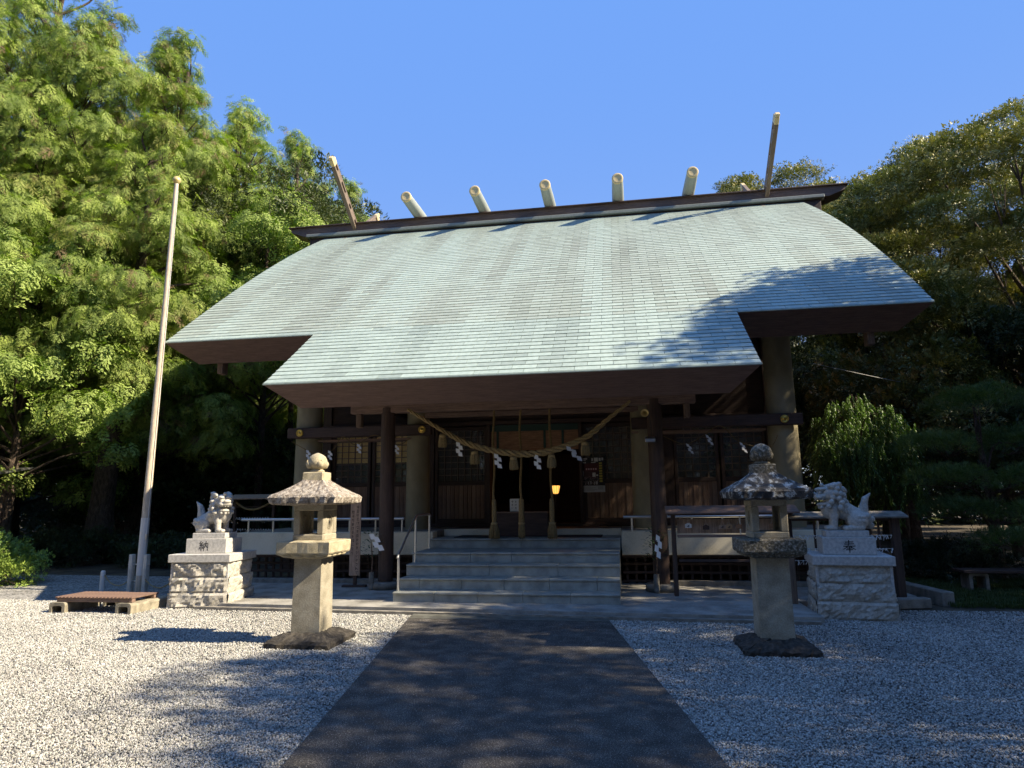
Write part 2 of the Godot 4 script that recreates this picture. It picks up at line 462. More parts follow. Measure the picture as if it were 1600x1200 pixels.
func build_hall():
	var hall = thing("shrine_hall", "wooden shrine hall with a huge sloping patina green copper roof", "shrine", HALL)
	# --- roof solid: thick eaves that slope inwards, the soffit and the rear slope
	var roof = Node3D.new(); roof.name = "roof"; hall.add_child(roof)
	var b = MB.new()
	var zr = -19.1; var tr = -10.09 - zr
	var ev = 1.74
	var n = 14
	for i in n:                              # under the sheets
		var t0 = lerpf(ev, tr, float(i) / n); var t1 = lerpf(ev, tr, float(i + 1) / n)
		b.quad(h(-verge(t0), prof(t0) - 0.012, -10.09 - t0), h(verge(t0), prof(t0) - 0.012, -10.09 - t0), h(verge(t1), prof(t1) - 0.012, -10.09 - t1), h(-verge(t1), prof(t1) - 0.012, -10.09 - t1))
		b.quad(h(verge(t0), prof(t0), 2 * zr + 10.09 + t0), h(-verge(t0), prof(t0), 2 * zr + 10.09 + t0), h(-verge(t1), prof(t1), 2 * zr + 10.09 + t1), h(verge(t1), prof(t1), 2 * zr + 10.09 + t1))
	for i in 4:
		var t0 = ev * i / 4.0; var t1 = ev * (i + 1) / 4.0
		b.quad(h(-3.87, prof(t0) - 0.012, -10.09 - t0), h(3.87, prof(t0) - 0.012, -10.09 - t0), h(3.87, prof(t1) - 0.012, -10.09 - t1), h(-3.87, prof(t1) - 0.012, -10.09 - t1))
	part("roof_bed", b.mesh(), M.copper_0, roof)
	var e = MB.new()
	var top_y = prof(ev) - 0.016; var in_y = top_y - 0.33
	# main eaves, front and rear, verges left and right
	for s in [0, 1]:
		var zf = -10.09 - ev if s == 0 else 2 * zr + 10.09 + ev
		var zi = zf - 0.57 if s == 0 else zf + 0.57
		var out = Vector3(0, -1, 1 if s == 0 else -1)
		e.quad_out(h(-verge(ev), top_y, zf), h(verge(ev), top_y, zf), h(6.62, in_y, zi), h(-6.62, in_y, zi), out)
		var peak = prof(tr) - 0.55
		e.quad_out(h(-6.62, in_y, zi), h(6.62, in_y, zi), h(6.62, peak, zr), h(-6.62, peak, zr), Vector3(0, -1, 0))
		for q in [-1, 1]:
			for i in n:
				var f0 = float(i) / n; var f1 = float(i + 1) / n
				var t0 = lerpf(ev, tr, f0); var t1 = lerpf(ev, tr, f1)
				var za = -10.09 - t0 if s == 0 else 2 * zr + 10.09 + t0
				var zb = -10.09 - t1 if s == 0 else 2 * zr + 10.09 + t1
				e.quad_out(h(verge(t0) * q, prof(t0) - 0.016, za), h(verge(t1) * q, prof(t1) - 0.016, zb), h(6.62 * q, lerpf(in_y, peak, f1), lerpf(zi, zr, f1)), h(6.62 * q, lerpf(in_y, peak, f0), lerpf(zi, zr, f0)), Vector3(q, -0.6, 0))
	part("main_eave", e.mesh(), M.eave_board, roof)
	e = MB.new()
	e.quad_out(h(-3.87, 3.484, -10.09), h(3.87, 3.484, -10.09), h(3.49, 3.165, -10.66), h(-3.49, 3.165, -10.66), Vector3(0, -1, 1))
	e.quad_out(h(-3.49, 3.165, -10.66), h(3.49, 3.165, -10.66), h(3.49, 5.3, -14.4), h(-3.49, 5.3, -14.4), Vector3(0, -1, 0))
	for q in [-1, 1]:
		e.quad_out(h(3.87 * q, 3.484, -10.09), h(3.87 * q, prof(2.6) - 0.03, -12.69), h(3.49 * q, 4.3, -12.7), h(3.49 * q, 3.165, -10.66), Vector3(q, -0.6, 0))
	part("porch_eave", e.mesh(), M.eave_board, roof)
	# --- copper sheets, row by row in half bond: the 300 that show largest one by one, the others joined
	var rest = MB.new()
	rest.tinted = true
	var dt = ev / 14.0
	var single_left = 300
	var rs = RandomNumberGenerator.new(); rs.seed = 31
	for row in 70:
		var t = row * dt
		if t > 8.55: break
		var half = 3.87 if row < 14 else verge(t)
		var fr = sheet_frame(t)
		var w = 0.39
		var x = -7.41 - (w / 2 if row % 2 else 0.0)
		while x < half - 0.001:
			var x0 = maxf(x, -half); var x1 = minf(x + w, half)
			if x1 > -half and x1 - x0 > 0.02:
				var u = (x0 + x1) / 2
				var d = streak(u, t)
				var shade = 1.07 - 0.3 * d * d + rs.randf_range(-0.05, 0.05)
				if rs.randf() < 0.05: shade -= 0.1
				var bs = Basis(Vector3.RIGHT, fr[1], -fr[0]) * Basis.from_euler(Vector3(rs.randfn(0, 0.004), 0, rs.randfn(0, 0.004)))
				var xf = Transform3D(bs, h(u, prof(t), -10.09 - t))
				var joint = rs.randf_range(0.004, 0.009)
				if single_left > 0 and x1 - x0 > 0.25:
					single_left -= 1
					var k = clampi(int((shade - 0.78) / 0.055), 0, 5)
					part("roof_sheet", sheet_mesh(x1 - x0 - 0.0065, 0.185), M["copper_%d" % k], roof, xf)
				else:
					var warm = clampf(d * 0.9, 0.0, 1.0)
					rest.col = Color(lerpf(0.4, 0.405, warm) * shade, lerpf(0.475, 0.44, warm) * shade, lerpf(0.43, 0.375, warm) * shade)
					add_sheet(rest, xf, x1 - x0 - joint, 0.185)
			x += w
	var ro = part("roof_sheeting", rest.mesh(), M.copper_sheet, roof)
	ro.set_meta("kind", "stuff")
	# --- eave lips: a bright folded edge of copper
	b = MB.new()
	b.box(h(0, 3.492, -10.082), Vector3(7.76, 0.026, 0.03), 0.006)
	part("eave_lip", b.mesh(), M.copper_4, roof)
	for q in [-1, 1]:
		b = MB.new()
		b.box(h(q * 5.44, prof(ev) - 0.006, -10.082 - ev), Vector3(3.12, 0.026, 0.03), 0.006)
		part("eave_lip", b.mesh(), M.copper_4, roof)
	# --- ridge: copper-clad box, dark beam over it, logs across, forked finials
	var ridge = Node3D.new(); ridge.name = "ridge"; hall.add_child(ridge)
	hb("ridge_box", "dark_wood_x", ridge, -7.42, 7.42, 9.2, 9.6, -19.58, -18.62, 0.01)
	hb("ridge_cap", "copper_cap", ridge, -7.5, 7.5, 9.6, 9.69, -19.7, -18.5, 0.012)
	b = MB.new()
	var pts = [[-8.16, 10.02], [8.16, 10.02], [8.12, 9.9], [7.7, 9.74], [-7.7, 9.74], [-8.12, 9.9]]
	for zz in [-18.78, -19.42]:
		var fan = Vector3(0, 0, 1 if zz > -19 else -1)
		for i in range(1, 5): b.tri_out(h(pts[0][0], pts[0][1], zz), h(pts[i][0], pts[i][1], zz), h(pts[i + 1][0], pts[i + 1][1], zz), fan)
	for i in 6:
		var p = pts[i]; var q = pts[(i + 1) % 6]
		var out = Vector3(p[0] + q[0], 0, 0) if i in [1, 2, 4, 5] else Vector3(0, 1 if i == 0 else -1, 0)
		b.quad_out(h(p[0], p[1], -18.78), h(q[0], q[1], -18.78), h(q[0], q[1], -19.42), h(p[0], p[1], -19.42), out)
	part("ridge_beam", b.mesh(), M.ridge_wood, ridge)
	hb("ridge_board", "dark_wood_x", ridge, -8.21, 8.21, 10.02, 10.06, -19.47, -18.72, 0.01)
	hb("ridge_molding", "dark_wood_x", ridge, -7.65, 7.65, 9.69, 9.74, -19.3, -18.92, 0.01)
	for u in [-4.05, -2.03, -0.03, 1.97, 3.97]:
		b = MB.new()
		var bt = Basis(Vector3.RIGHT, -PI / 2)
		b.lathe(Vector3.ZERO, [[0.14, -1.44], [0.152, -1.3], [0.165, -0.7], [0.172, 0.0], [0.165, 0.7], [0.152, 1.3], [0.14, 1.44]], 20, 0.0, bt)
		var lg = part("ridge_log", b.mesh(), M.log_copper, ridge, at(u, 10.235, zr + 16.0))
		for zz in [1.44, -1.44]:
			b = MB.new()
			b.lathe(Vector3(0, 0, zz), [[0.145, -0.05], [0.156, -0.045], [0.156, 0.0], [0.142, 0.012], [0.1, 0.016], [0.095, 0.006], [0.03, 0.006]], 20, 0.0, Basis(Vector3.RIGHT, PI / 2 if zz > 0 else -PI / 2))
			part("end_cap", b.mesh(), M.end_grain, lg)
	for u in [-6.14, 5.98]:
		for s in [1, -1]:                    # one board leans to the front, its twin to the rear
			var f0 = h(u + s * 0.09, 9.05, zr - s * 0.98); var f1 = h(u + s * 0.09, 11.16, zr + s * 1.915)
			var dir = (f1 - f0).normalized(); var up = Vector3.RIGHT.cross(dir)
			var bs = Basis(Vector3.RIGHT, up, dir)
			var ln = (f1 - f0).length()
			b = MB.new()
			# a board with two slots: rails and bridges
			for yy in [-0.09, 0.09]: b.box((f0 + f1) / 2 + up * yy, Vector3(0.115, 0.065, ln), 0.008, bs)
			for zz in [-0.5, -0.2, 0.05, 0.2, 0.4]: b.box((f0 + f1) / 2 + dir * zz * ln, Vector3(0.111, 0.12, ln * 0.1 if zz > -0.5 else ln * 0.3), 0.0, bs)
			var fin = part("finial_board", b.mesh(), M.finial_wood, ridge)
			b = MB.new()
			b.box(f1 + dir * 0.1, Vector3(0.119, 0.25, 0.2), 0.012, bs)
			b.box(f1 + dir * 0.24 + up * 0.06, Vector3(0.117, 0.13, 0.08), 0.012, bs)
			part("finial_tip", b.mesh(), M.end_grain, fin)
	# --- walls round the dark room
	hb("side_wall", "dark_wood_y", hall, -5.0, -4.8, 0.5, 6.0, -23.3, -14.8, 0.0)
	hb("side_wall", "dark_wood_y", hall, 4.8, 5.0, 0.5, 6.0, -23.3, -14.8, 0.0)
	hb("rear_wall", "dark_wood_y", hall, -4.79, 4.79, 0.5, 6.0, -23.3, -23.1, 0.0)
	b = MB.new()
	for q in [-1, 1]:
		var o0 = h(4.9 * q, 5.2, -14.2); var o1 = h(4.9 * q, 5.2, -24.0); var o2 = h(4.9 * q, 8.7, zr)
		b.tri_out(o0, o1, o2, Vector3(q, 0, 0))
	part("gable_wall", b.mesh(), M.dark_wood_y, hall)
	hb("upper_wall", "dark_wood_x", hall, -4.79, 4.79, 3.3, 6.35, -15.0, -14.84, 0.0)
	hb("room_floor", "dark_wood_z", hall, -4.79, 4.79, 0.9, 1.03, -23.1, -13.72, 0.0)
	hb("room_ceiling", "dark_wood_x", hall, -4.79, 4.79, 4.2, 4.3, -23.1, -15.01, 0.0)
	hb("altar_step", "dark_wood_x", hall, -3.0, 3.0, 1.03, 1.5, -20.4, -19.2, 0.01)
	hb("altar_cabinet", "dark_wood_y", hall, -0.9, 0.9, 1.5, 2.9, -20.6, -19.8, 0.01)
	for u in [-1.9, 1.9]: hb("room_post", "dark_wood_y", hall, u - 0.1, u + 0.1, 1.03, 4.2, -17.6, -17.4, 0.01)
	# --- veranda: rendered face, floor, dark lattice below
	for q in [-1, 1]:
		var u0 = 1.755; var u1 = 5.78
		hb("veranda_face", "render_wall", hall, minf(u0 * q, u1 * q), maxf(u0 * q, u1 * q), 0.6, 1.02, -13.0, -12.7, 0.01)
		hb("veranda_floor", "kerb_concrete", hall, minf(u0 * q, u1 * q), maxf(u0 * q, u1 * q), 0.9, 1.032, -14.8, -13.003, 0.004)
		hb("veranda_edge", "dark_wood_x", hall, minf(u0 * q, u1 * q), maxf(u0 * q, u1 * q), 0.575, 0.6, -12.98, -12.72, 0.004)
		var lat = Node3D.new(); lat.name = "lattice_skirt"; hall.add_child(lat, true)
		for yy in [0.12, 0.27, 0.42, 0.55]: hb("lattice_rail", "dark_wood_x", lat, minf(u0 * q, u1 * q), maxf(u0 * q, u1 * q), yy - 0.022, yy + 0.022, -13.02, -12.985, 0.003)
		var uu = u0 + 0.08
		while uu < u1:
			hb("lattice_bar", "dark_wood_y", lat, uu * q - 0.022, uu * q + 0.022, 0.082, 0.575, -13.06, -13.022, 0.003)
			uu += 0.165
		hb("skirt_board", "dark_wood_x", lat, minf(u0 * q, u1 * q), maxf(u0 * q, u1 * q), 0.08, 0.9, -14.6, -14.5, 0.0)
		hb("ground_sill", "kerb_concrete", lat, minf(2.3 * q, 5.7 * q), maxf(2.3 * q, 5.7 * q), 0.0, 0.16, -12.78, -12.62, 0.01)
	# --- veranda rails
	for seg in [[-5.72, -2.35], [1.8, 5.72]]:
		var rail = Node3D.new(); rail.name = "veranda_rail"; hall.add_child(rail, true)
		part("rail_bar", tubem([h(seg[0], 1.27, -12.78), h(seg[1], 1.27, -12.78)], 0.028, 10), M.steel, rail)
		var k = seg[0] + 0.15
		while k < seg[1]:
			part("rail_post", tubem([h(k, 1.02, -12.78), h(k, 1.26, -12.78)], 0.018, 8), M.steel, rail)
			k += 0.53
	# --- columns, with collars of stone
	for u in [-4.85, -2.4, 2.24, 4.9]:
		var r0 = 0.275 if absf(u) > 4 else 0.235
		part("column", lathem([[r0 * 1.06, 0.0], [r0 * 1.05, 0.5], [r0, 2.0], [r0 * 0.93, 4.5]], 28), M.column_coat, hall, Transform3D(Basis.IDENTITY, h(u, 1.03, -13.8)))
	for u in [-2.4, 2.4]:
		part("porch_post", lathem([[0.132, 0.0], [0.135, 0.4], [0.126, 3.1]], 24), M.dark_wood_y, hall, Transform3D(Basis.IDENTITY, h(u, 0.19, -11.93)))
		part("post_footing", lathem([[0.0, 0.0], [0.27, 0.0], [0.27, 0.1], [0.25, 0.13], [0.0, 0.13]], 28), M.kerb_concrete, hall, Transform3D(Basis.IDENTITY, h(u, 0.078, -11.93)))
	# --- beams
	for s in [[-5.16, -2.02], [2.02, 5.2]]:
		var bm = hb("tie_beam", "dark_wood_x", hall, s[0], s[1], 2.93, 3.15, -13.56, -13.4, 0.015)
		for u in ([-4.87, -2.2] if s[0] < 0 else [4.86]):
			b = MB.new()
			b.lathe(Vector3.ZERO, [[0.0, -0.02], [0.078, -0.02], [0.078, 0.012], [0.062, 0.022], [0.05, 0.012], [0.034, 0.014], [0.02, 0.028], [0.0, 0.03]], 20, 0.0, Basis(Vector3.RIGHT, PI / 2))
			var disc = part("gilt_boss", b.mesh(), M.gold, bm, Transform3D(Basis.IDENTITY, Vector3(u - (s[0] + s[1]) / 2, 0, 0.09)))
		hb("soffit_board", "grey_wood_x", hall, minf(absf(s[0]), absf(s[1])) * signf(s[0]) if s[0] > 0 else -4.55, 4.55 if s[0] > 0 else -2.3, 2.86, 2.9, -14.0, -13.58, 0.006)
	hb("porch_beam", "grey_wood_x", hall, -3.1, 3.1, 3.2, 3.42, -12.03, -11.83, 0.012)
	hb("rainbow_beam", "dark_wood_x", hall, -2.4, 2.4, 3.42, 3.62, -12.02, -11.86, 0.012)
	for u in [-3.0, -1.5, 0.0, 1.5, 3.0]: hb("tie_rafter", "dark_wood_z", hall, u - 0.06, u + 0.06, 3.43, 3.58, -14.8, -12.03, 0.01)
	hb("inner_beam", "grey_wood_x", hall, -2.2, 2.2, 3.3, 3.4, -13.7, -13.58, 0.01)
	hb("eave_purlin", "grey_wood_x", hall, -6.3, -3.5, 4.46, 4.6, -12.62, -12.5, 0.01)
	hb("eave_purlin", "grey_wood_x", hall, 3.5, 6.3, 4.46, 4.6, -12.62, -12.5, 0.01)
	for q in [-1, 1]:
		hb("eave_bracket", "grey_wood_y", hall, q * 6.2 - 0.06, q * 6.2 + 0.06, 4.2, 4.47, -12.66, -12.46, 0.01)
		hb("eave_bracket", "grey_wood_y", hall, q * 2.95 - 0.05, q * 2.95 + 0.05, 2.95, 3.2, -12.0, -11.86, 0.01)
		hb("side_plate", "dark_wood_z", hall, q * 4.9 - 0.12, q * 4.9 + 0.12, 4.9, 5.15, -14.8, -12.7, 0.01)
		for k in 9:                           # rafters under the main eave
			var u = q * (3.8 + k * 0.33)
			var f0 = h(u, 4.5, -12.55); var f1 = h(u, 6.0, -14.85)
			b = MB.new()
			b.box((f0 + f1) / 2, Vector3(0.07, 0.09, (f1 - f0).length()), 0.004, Basis(Vector3.RIGHT, Vector3.RIGHT.cross((f0 - f1).normalized()) * -1.0, (f0 - f1).normalized()))
			part("rafter", b.mesh(), M.dark_wood_z, hall)
	# --- front wall: doors, windows, lintel
	hb("door_sill", "dark_wood_x", hall, -4.79, 4.79, 1.03, 1.1, -15.0, -14.8, 0.01)
	hb("door_head", "dark_wood_x", hall, -4.79, 4.79, 3.24, 3.34, -14.98, -14.74, 0.01)
	for s in [[-4.78, -3.86], [-3.82, -2.9], [-2.34, -1.14], [0.97, 2.3], [2.9, 3.82], [3.86, 4.78]]: door(hall, s[0], s[1])
	for s in [-2.62, 2.62]: hb("wall_panel", "dark_wood_y", hall, s - 0.26, s + 0.26, 1.1, 3.24, -14.96, -14.86, 0.004)
	hb("header_board", "green_paint", hall, -1.12, 0.95, 3.1, 3.24, -14.93, -14.86, 0.004)
	for s in [[-1.12, -0.93], [-0.88, 0.12], [0.17, 0.52], [0.57, 0.95]]: hb("lintel_panel", "lintel_board", hall, s[0], s[1], 2.72, 3.1, -14.93, -14.88, 0.006)
	for s in [-0.905, 0.145, 0.545]: hb("lintel_stile", "green_paint", hall, s - 0.024, s + 0.024, 2.7, 3.1, -14.94, -14.86, 0.004)
	hb("lintel_rail", "lintel_board", hall, -1.12, 0.95, 2.68, 2.72, -14.95, -14.86, 0.004)
	for s in [-1.1, 0.93]: hb("jamb", "dark_wood_y", hall, s - 0.04, s + 0.04, 1.1, 3.24, -15.02, -14.78, 0.006)

func door(hall, u0, u1):
	var d = Node3D.new(); d.name = "lattice_door"; hall.add_child(d, true)
	var z = -14.9; var ym = 1.99; var yt = 3.22; var yb = 1.1
	for s in [[u0, u0 + 0.07], [u1 - 0.07, u1]]: hb("stile", "dark_wood_y", d, s[0], s[1], yb, yt, z - 0.03, z + 0.03, 0.006)
	for s in [[yb, yb + 0.1], [ym - 0.06, ym + 0.03], [yt - 0.08, yt]]: hb("rail", "dark_wood_x", d, u0 + 0.07, u1 - 0.07, s[0], s[1], z - 0.026, z + 0.026, 0.006)
	var nx = int(round((u1 - u0 - 0.14) / 0.145))
	for i in range(1, nx): 
		var u = lerpf(u0 + 0.07, u1 - 0.07, float(i) / nx)
		hb("lattice_bar", "grey_wood_y", d, u - 0.009, u + 0.009, ym + 0.03, yt - 0.08, z - 0.002, z + 0.02, 0.003)
	for i in range(1, 8):
		var y = lerpf(ym + 0.03, yt - 0.08, i / 8.0)
		hb("lattice_rail", "grey_wood_x", d, u0 + 0.07, u1 - 0.07, y - 0.009, y + 0.009, z - 0.018, z - 0.0025, 0.003)
	var nb = int(round((u1 - u0 - 0.14) / 0.095))
	for i in nb:
		var a = lerpf(u0 + 0.07, u1 - 0.07, float(i) / nb); var c = lerpf(u0 + 0.07, u1 - 0.07, float(i + 1) / nb)
		hb("board", "door_board_pale" if (i * 7 + int(u0 * 10)) % 3 == 0 else "door_board", d, a + 0.002, c - 0.002, yb + 0.1, ym - 0.06, z - 0.012, z + 0.01 + 0.004 * (i % 2), 0.004)
	hb("pane", "glass", d, u0 + 0.07, u1 - 0.07, ym + 0.03, yt - 0.08, z - 0.026, z - 0.022, 0.0)
	if u1 < -2.5: hb("painted_reflection", "painted_reflection", d, u0 + 0.07, u1 - 0.07, ym + 0.48, yt - 0.08, z - 0.05, z - 0.045, 0.0)  # added panel behind the left panes, coloured like a golden reflection

# ---------------------------------------------------------------- steps
func build_steps():
	var s = thing("stone_steps", "wide grey stone steps rising to the hall entrance", "steps", Vector3(XC, 0, -10.4))
	var lv = [0.08, 0.225, 0.4, 0.58, 0.745, 0.91]
	var zf = [-10.4, -10.72, -11.05, -11.37, -12.42]
	var cuts = [[0.19, 0.386, 0.584, 0.79], [0.094, 0.29, 0.487, 0.69, 0.9], [0.4, 0.72], [0.29, 0.49], [0.49]]
	for i in 5:
		var z = zf[i] + 10.4
		var zb = (zf[i + 1] + 10.4) if i < 4 else -3.05
		var x0 = -1.73; var last = x0
		var edges = []
		for c in cuts[i]: edges.append(lerpf(-1.73, 1.73, c))
		edges.append(1.73)
		for x in edges:
			block("riser_stone", M.step_stone, s, last + 0.002, x - 0.002, lv[i], lv[i + 1] - 0.035, z - 0.1, z, 0.004)
			block("tread_stone", M.step_stone, s, last + 0.0015, x - 0.0015, lv[i + 1] - 0.034, lv[i + 1], zb - 0.05, z + 0.022, 0.008)
			last = x
		block("core", M.step_stone, s, -1.72, 1.72, 0.0, lv[i + 1] - 0.036, zb - 0.02, z - 0.102, 0.0)
	block("threshold", M.render_wall, s, -1.745, 1.745, 0.9, 1.036, -3.3, -3.05, 0.006)
	for q in [[-1.35, -0.5], [0.55, 1.4]]: block("door_mat", M.mat_black, s, q[0], q[1], 0.912, 0.925, -3.0, -2.3, 0.004)
	# steel handrail on the left flight
	var r = thing("handrail", "brushed steel handrail beside the stone steps", "handrail", Vector3(-3.53, 0, -10.4))
	part("rail", tubem([Vector3(-0.02, 0.73, -0.05), Vector3(-0.02, 0.78, -0.1), Vector3(-0.02, 1.3, -0.9), Vector3(-0.02, 1.35, -1.0), Vector3(-0.02, 1.36, -1.1), Vector3(-0.02, 1.36, -1.78), Vector3(-0.02, 1.33, -1.84)], 0.02, 10), M.steel, r)
	for p in [[0.225, 0.76, -0.1], [0.58, 1.34, -0.97], [0.745, 1.35, -1.8]]:
		part("post", tubem([Vector3(-0.02, p[0], p[2]), Vector3(-0.02, p[1], p[2])], 0.019, 10), M.steel, r)

# ---------------------------------------------------------------- stone statues: a field of blended capsules and ellipsoids, meshed as surface nets
class Field:
	var o: Vector3
	var d: float
	var nx: int
	var ny: int
	var nz: int
	var f := PackedFloat32Array()
	func _init(lo, hi, cell):
		o = lo; d = cell
		nx = int(ceil((hi.x - lo.x) / cell)) + 1; ny = int(ceil((hi.y - lo.y) / cell)) + 1; nz = int(ceil((hi.z - lo.z) / cell)) + 1
		f.resize(nx * ny * nz); f.fill(0.3)
	func span(lo, hi):
		var a = (lo - o) / d; var b = (hi - o) / d
		return [clampi(int(a.x), 0, nx - 1), clampi(int(b.x) + 1, 0, nx - 1), clampi(int(a.y), 0, ny - 1), clampi(int(b.y) + 1, 0, ny - 1), clampi(int(a.z), 0, nz - 1), clampi(int(b.z) + 1, 0, nz - 1)]
	func blend(i, q, k):
		var p = f[i]
		var hh = clampf(0.5 + 0.5 * (p - q) / k, 0.0, 1.0)
		f[i] = lerpf(p, q, hh) - k * hh * (1.0 - hh)
	func cap(a, b, ra, rb, k = 0.02):
		var m = Vector3.ONE * (maxf(ra, rb) + 0.05)
		var s = span(a.min(b) - m, a.max(b) + m)
		var ab = b - a; var l2 = maxf(ab.length_squared(), 1e-9)
		for z in range(s[4], s[5] + 1):
			for y in range(s[2], s[3] + 1):
				for x in range(s[0], s[1] + 1):
					var p = o + Vector3(x, y, z) * d
					var t = clampf((p - a).dot(ab) / l2, 0.0, 1.0)
					blend((z * ny + y) * nx + x, (p - a - ab * t).length() - lerpf(ra, rb, t), k)
	func ell(c, r, k = 0.02, b = Basis.IDENTITY, cut = false):
		var big = maxf(r.x, maxf(r.y, r.z)); var small = minf(r.x, minf(r.y, r.z))
		var m = Vector3.ONE * (big + 0.05)
		var s = span(c - m, c + m)
		var bi = b.transposed()
		for z in range(s[4], s[5] + 1):
			for y in range(s[2], s[3] + 1):
				for x in range(s[0], s[1] + 1):
					var p = bi * (o + Vector3(x, y, z) * d - c)
					var e = (p / r).length()
					var q = (e - 1.0) * small if e < 1.0 else (e - 1.0) * p.length() / maxf(e, 1e-6)
					var i = (z * ny + y) * nx + x
					if cut: f[i] = maxf(f[i], -q)
					else: blend(i, q, k)
	func mesh(flip):                       # flip mirrors x
		var id = PackedInt32Array(); id.resize(nx * ny * nz); id.fill(-1)
		var v = PackedVector3Array(); var n = PackedVector3Array()
		var st = [1, nx, nx * ny]
		for z in nz - 1:
			for y in ny - 1:
				for x in nx - 1:
					var i = (z * ny + y) * nx + x
					var c = [f[i], f[i + 1], f[i + nx], f[i + nx + 1], f[i + nx * ny], f[i + nx * ny + 1], f[i + nx * ny + nx], f[i + nx * ny + nx + 1]]
					var neg = 0
					for q in c: neg += 1 if q < 0.0 else 0
					if neg == 0 or neg == 8: continue
					var p = Vector3.ZERO; var k = 0
					for e in [[0, 1], [2, 3], [4, 5], [6, 7], [0, 2], [1, 3], [4, 6], [5, 7], [0, 4], [1, 5], [2, 6], [3, 7]]:
						var a = c[e[0]]; var b = c[e[1]]
						if (a < 0.0) == (b < 0.0): continue
						var t = a / (a - b)
						var pa = Vector3(e[0] & 1, (e[0] >> 1) & 1, e[0] >> 2); var pb = Vector3(e[1] & 1, (e[1] >> 1) & 1, e[1] >> 2)
						p += pa.lerp(pb, t); k += 1
					id[i] = v.size()
					v.append(o + (Vector3(x, y, z) + p / k) * d)
					n.append(Vector3(c[1] + c[3] + c[5] + c[7] - c[0] - c[2] - c[4] - c[6], c[2] + c[3] + c[6] + c[7] - c[0] - c[1] - c[4] - c[5], c[4] + c[5] + c[6] + c[7] - c[0] - c[1] - c[2] - c[3]).normalized())
		var ix = PackedInt32Array()
		for z in range(1, nz - 1):
			for y in range(1, ny - 1):
				for x in range(1, nx - 1):
					var i = (z * ny + y) * nx + x
					for ax in 3:
						var a = f[i]; var b = f[i + st[ax]]
						if (a < 0.0) == (b < 0.0): continue
						var s1 = st[(ax + 1) % 3]; var s2 = st[(ax + 2) % 3]
						var q = [id[i], id[i - s1], id[i - s1 - s2], id[i - s2]]
						if q.min() < 0: continue
						var out = Vector3.ZERO
						out[ax] = 1.0 if a < 0.0 else -1.0
						var cw = (v[q[1]] - v[q[0]]).cross(v[q[2]] - v[q[0]]).dot(out) < 0.0
						if flip: cw = not cw
						for t in ([0, 1, 2, 0, 2, 3] if cw else [0, 2, 1, 0, 3, 2]): ix.append(q[t])
		if flip:
			for i in v.size():
				v[i].x = -v[i].x; n[i].x = -n[i].x
		var arr = []
		arr.resize(Mesh.ARRAY_MAX)
		arr[Mesh.ARRAY_VERTEX] = v; arr[Mesh.ARRAY_NORMAL] = n; arr[Mesh.ARRAY_INDEX] = ix
		var am = ArrayMesh.new()
		am.add_surface_from_arrays(Mesh.PRIMITIVE_TRIANGLES, arr)
		return am

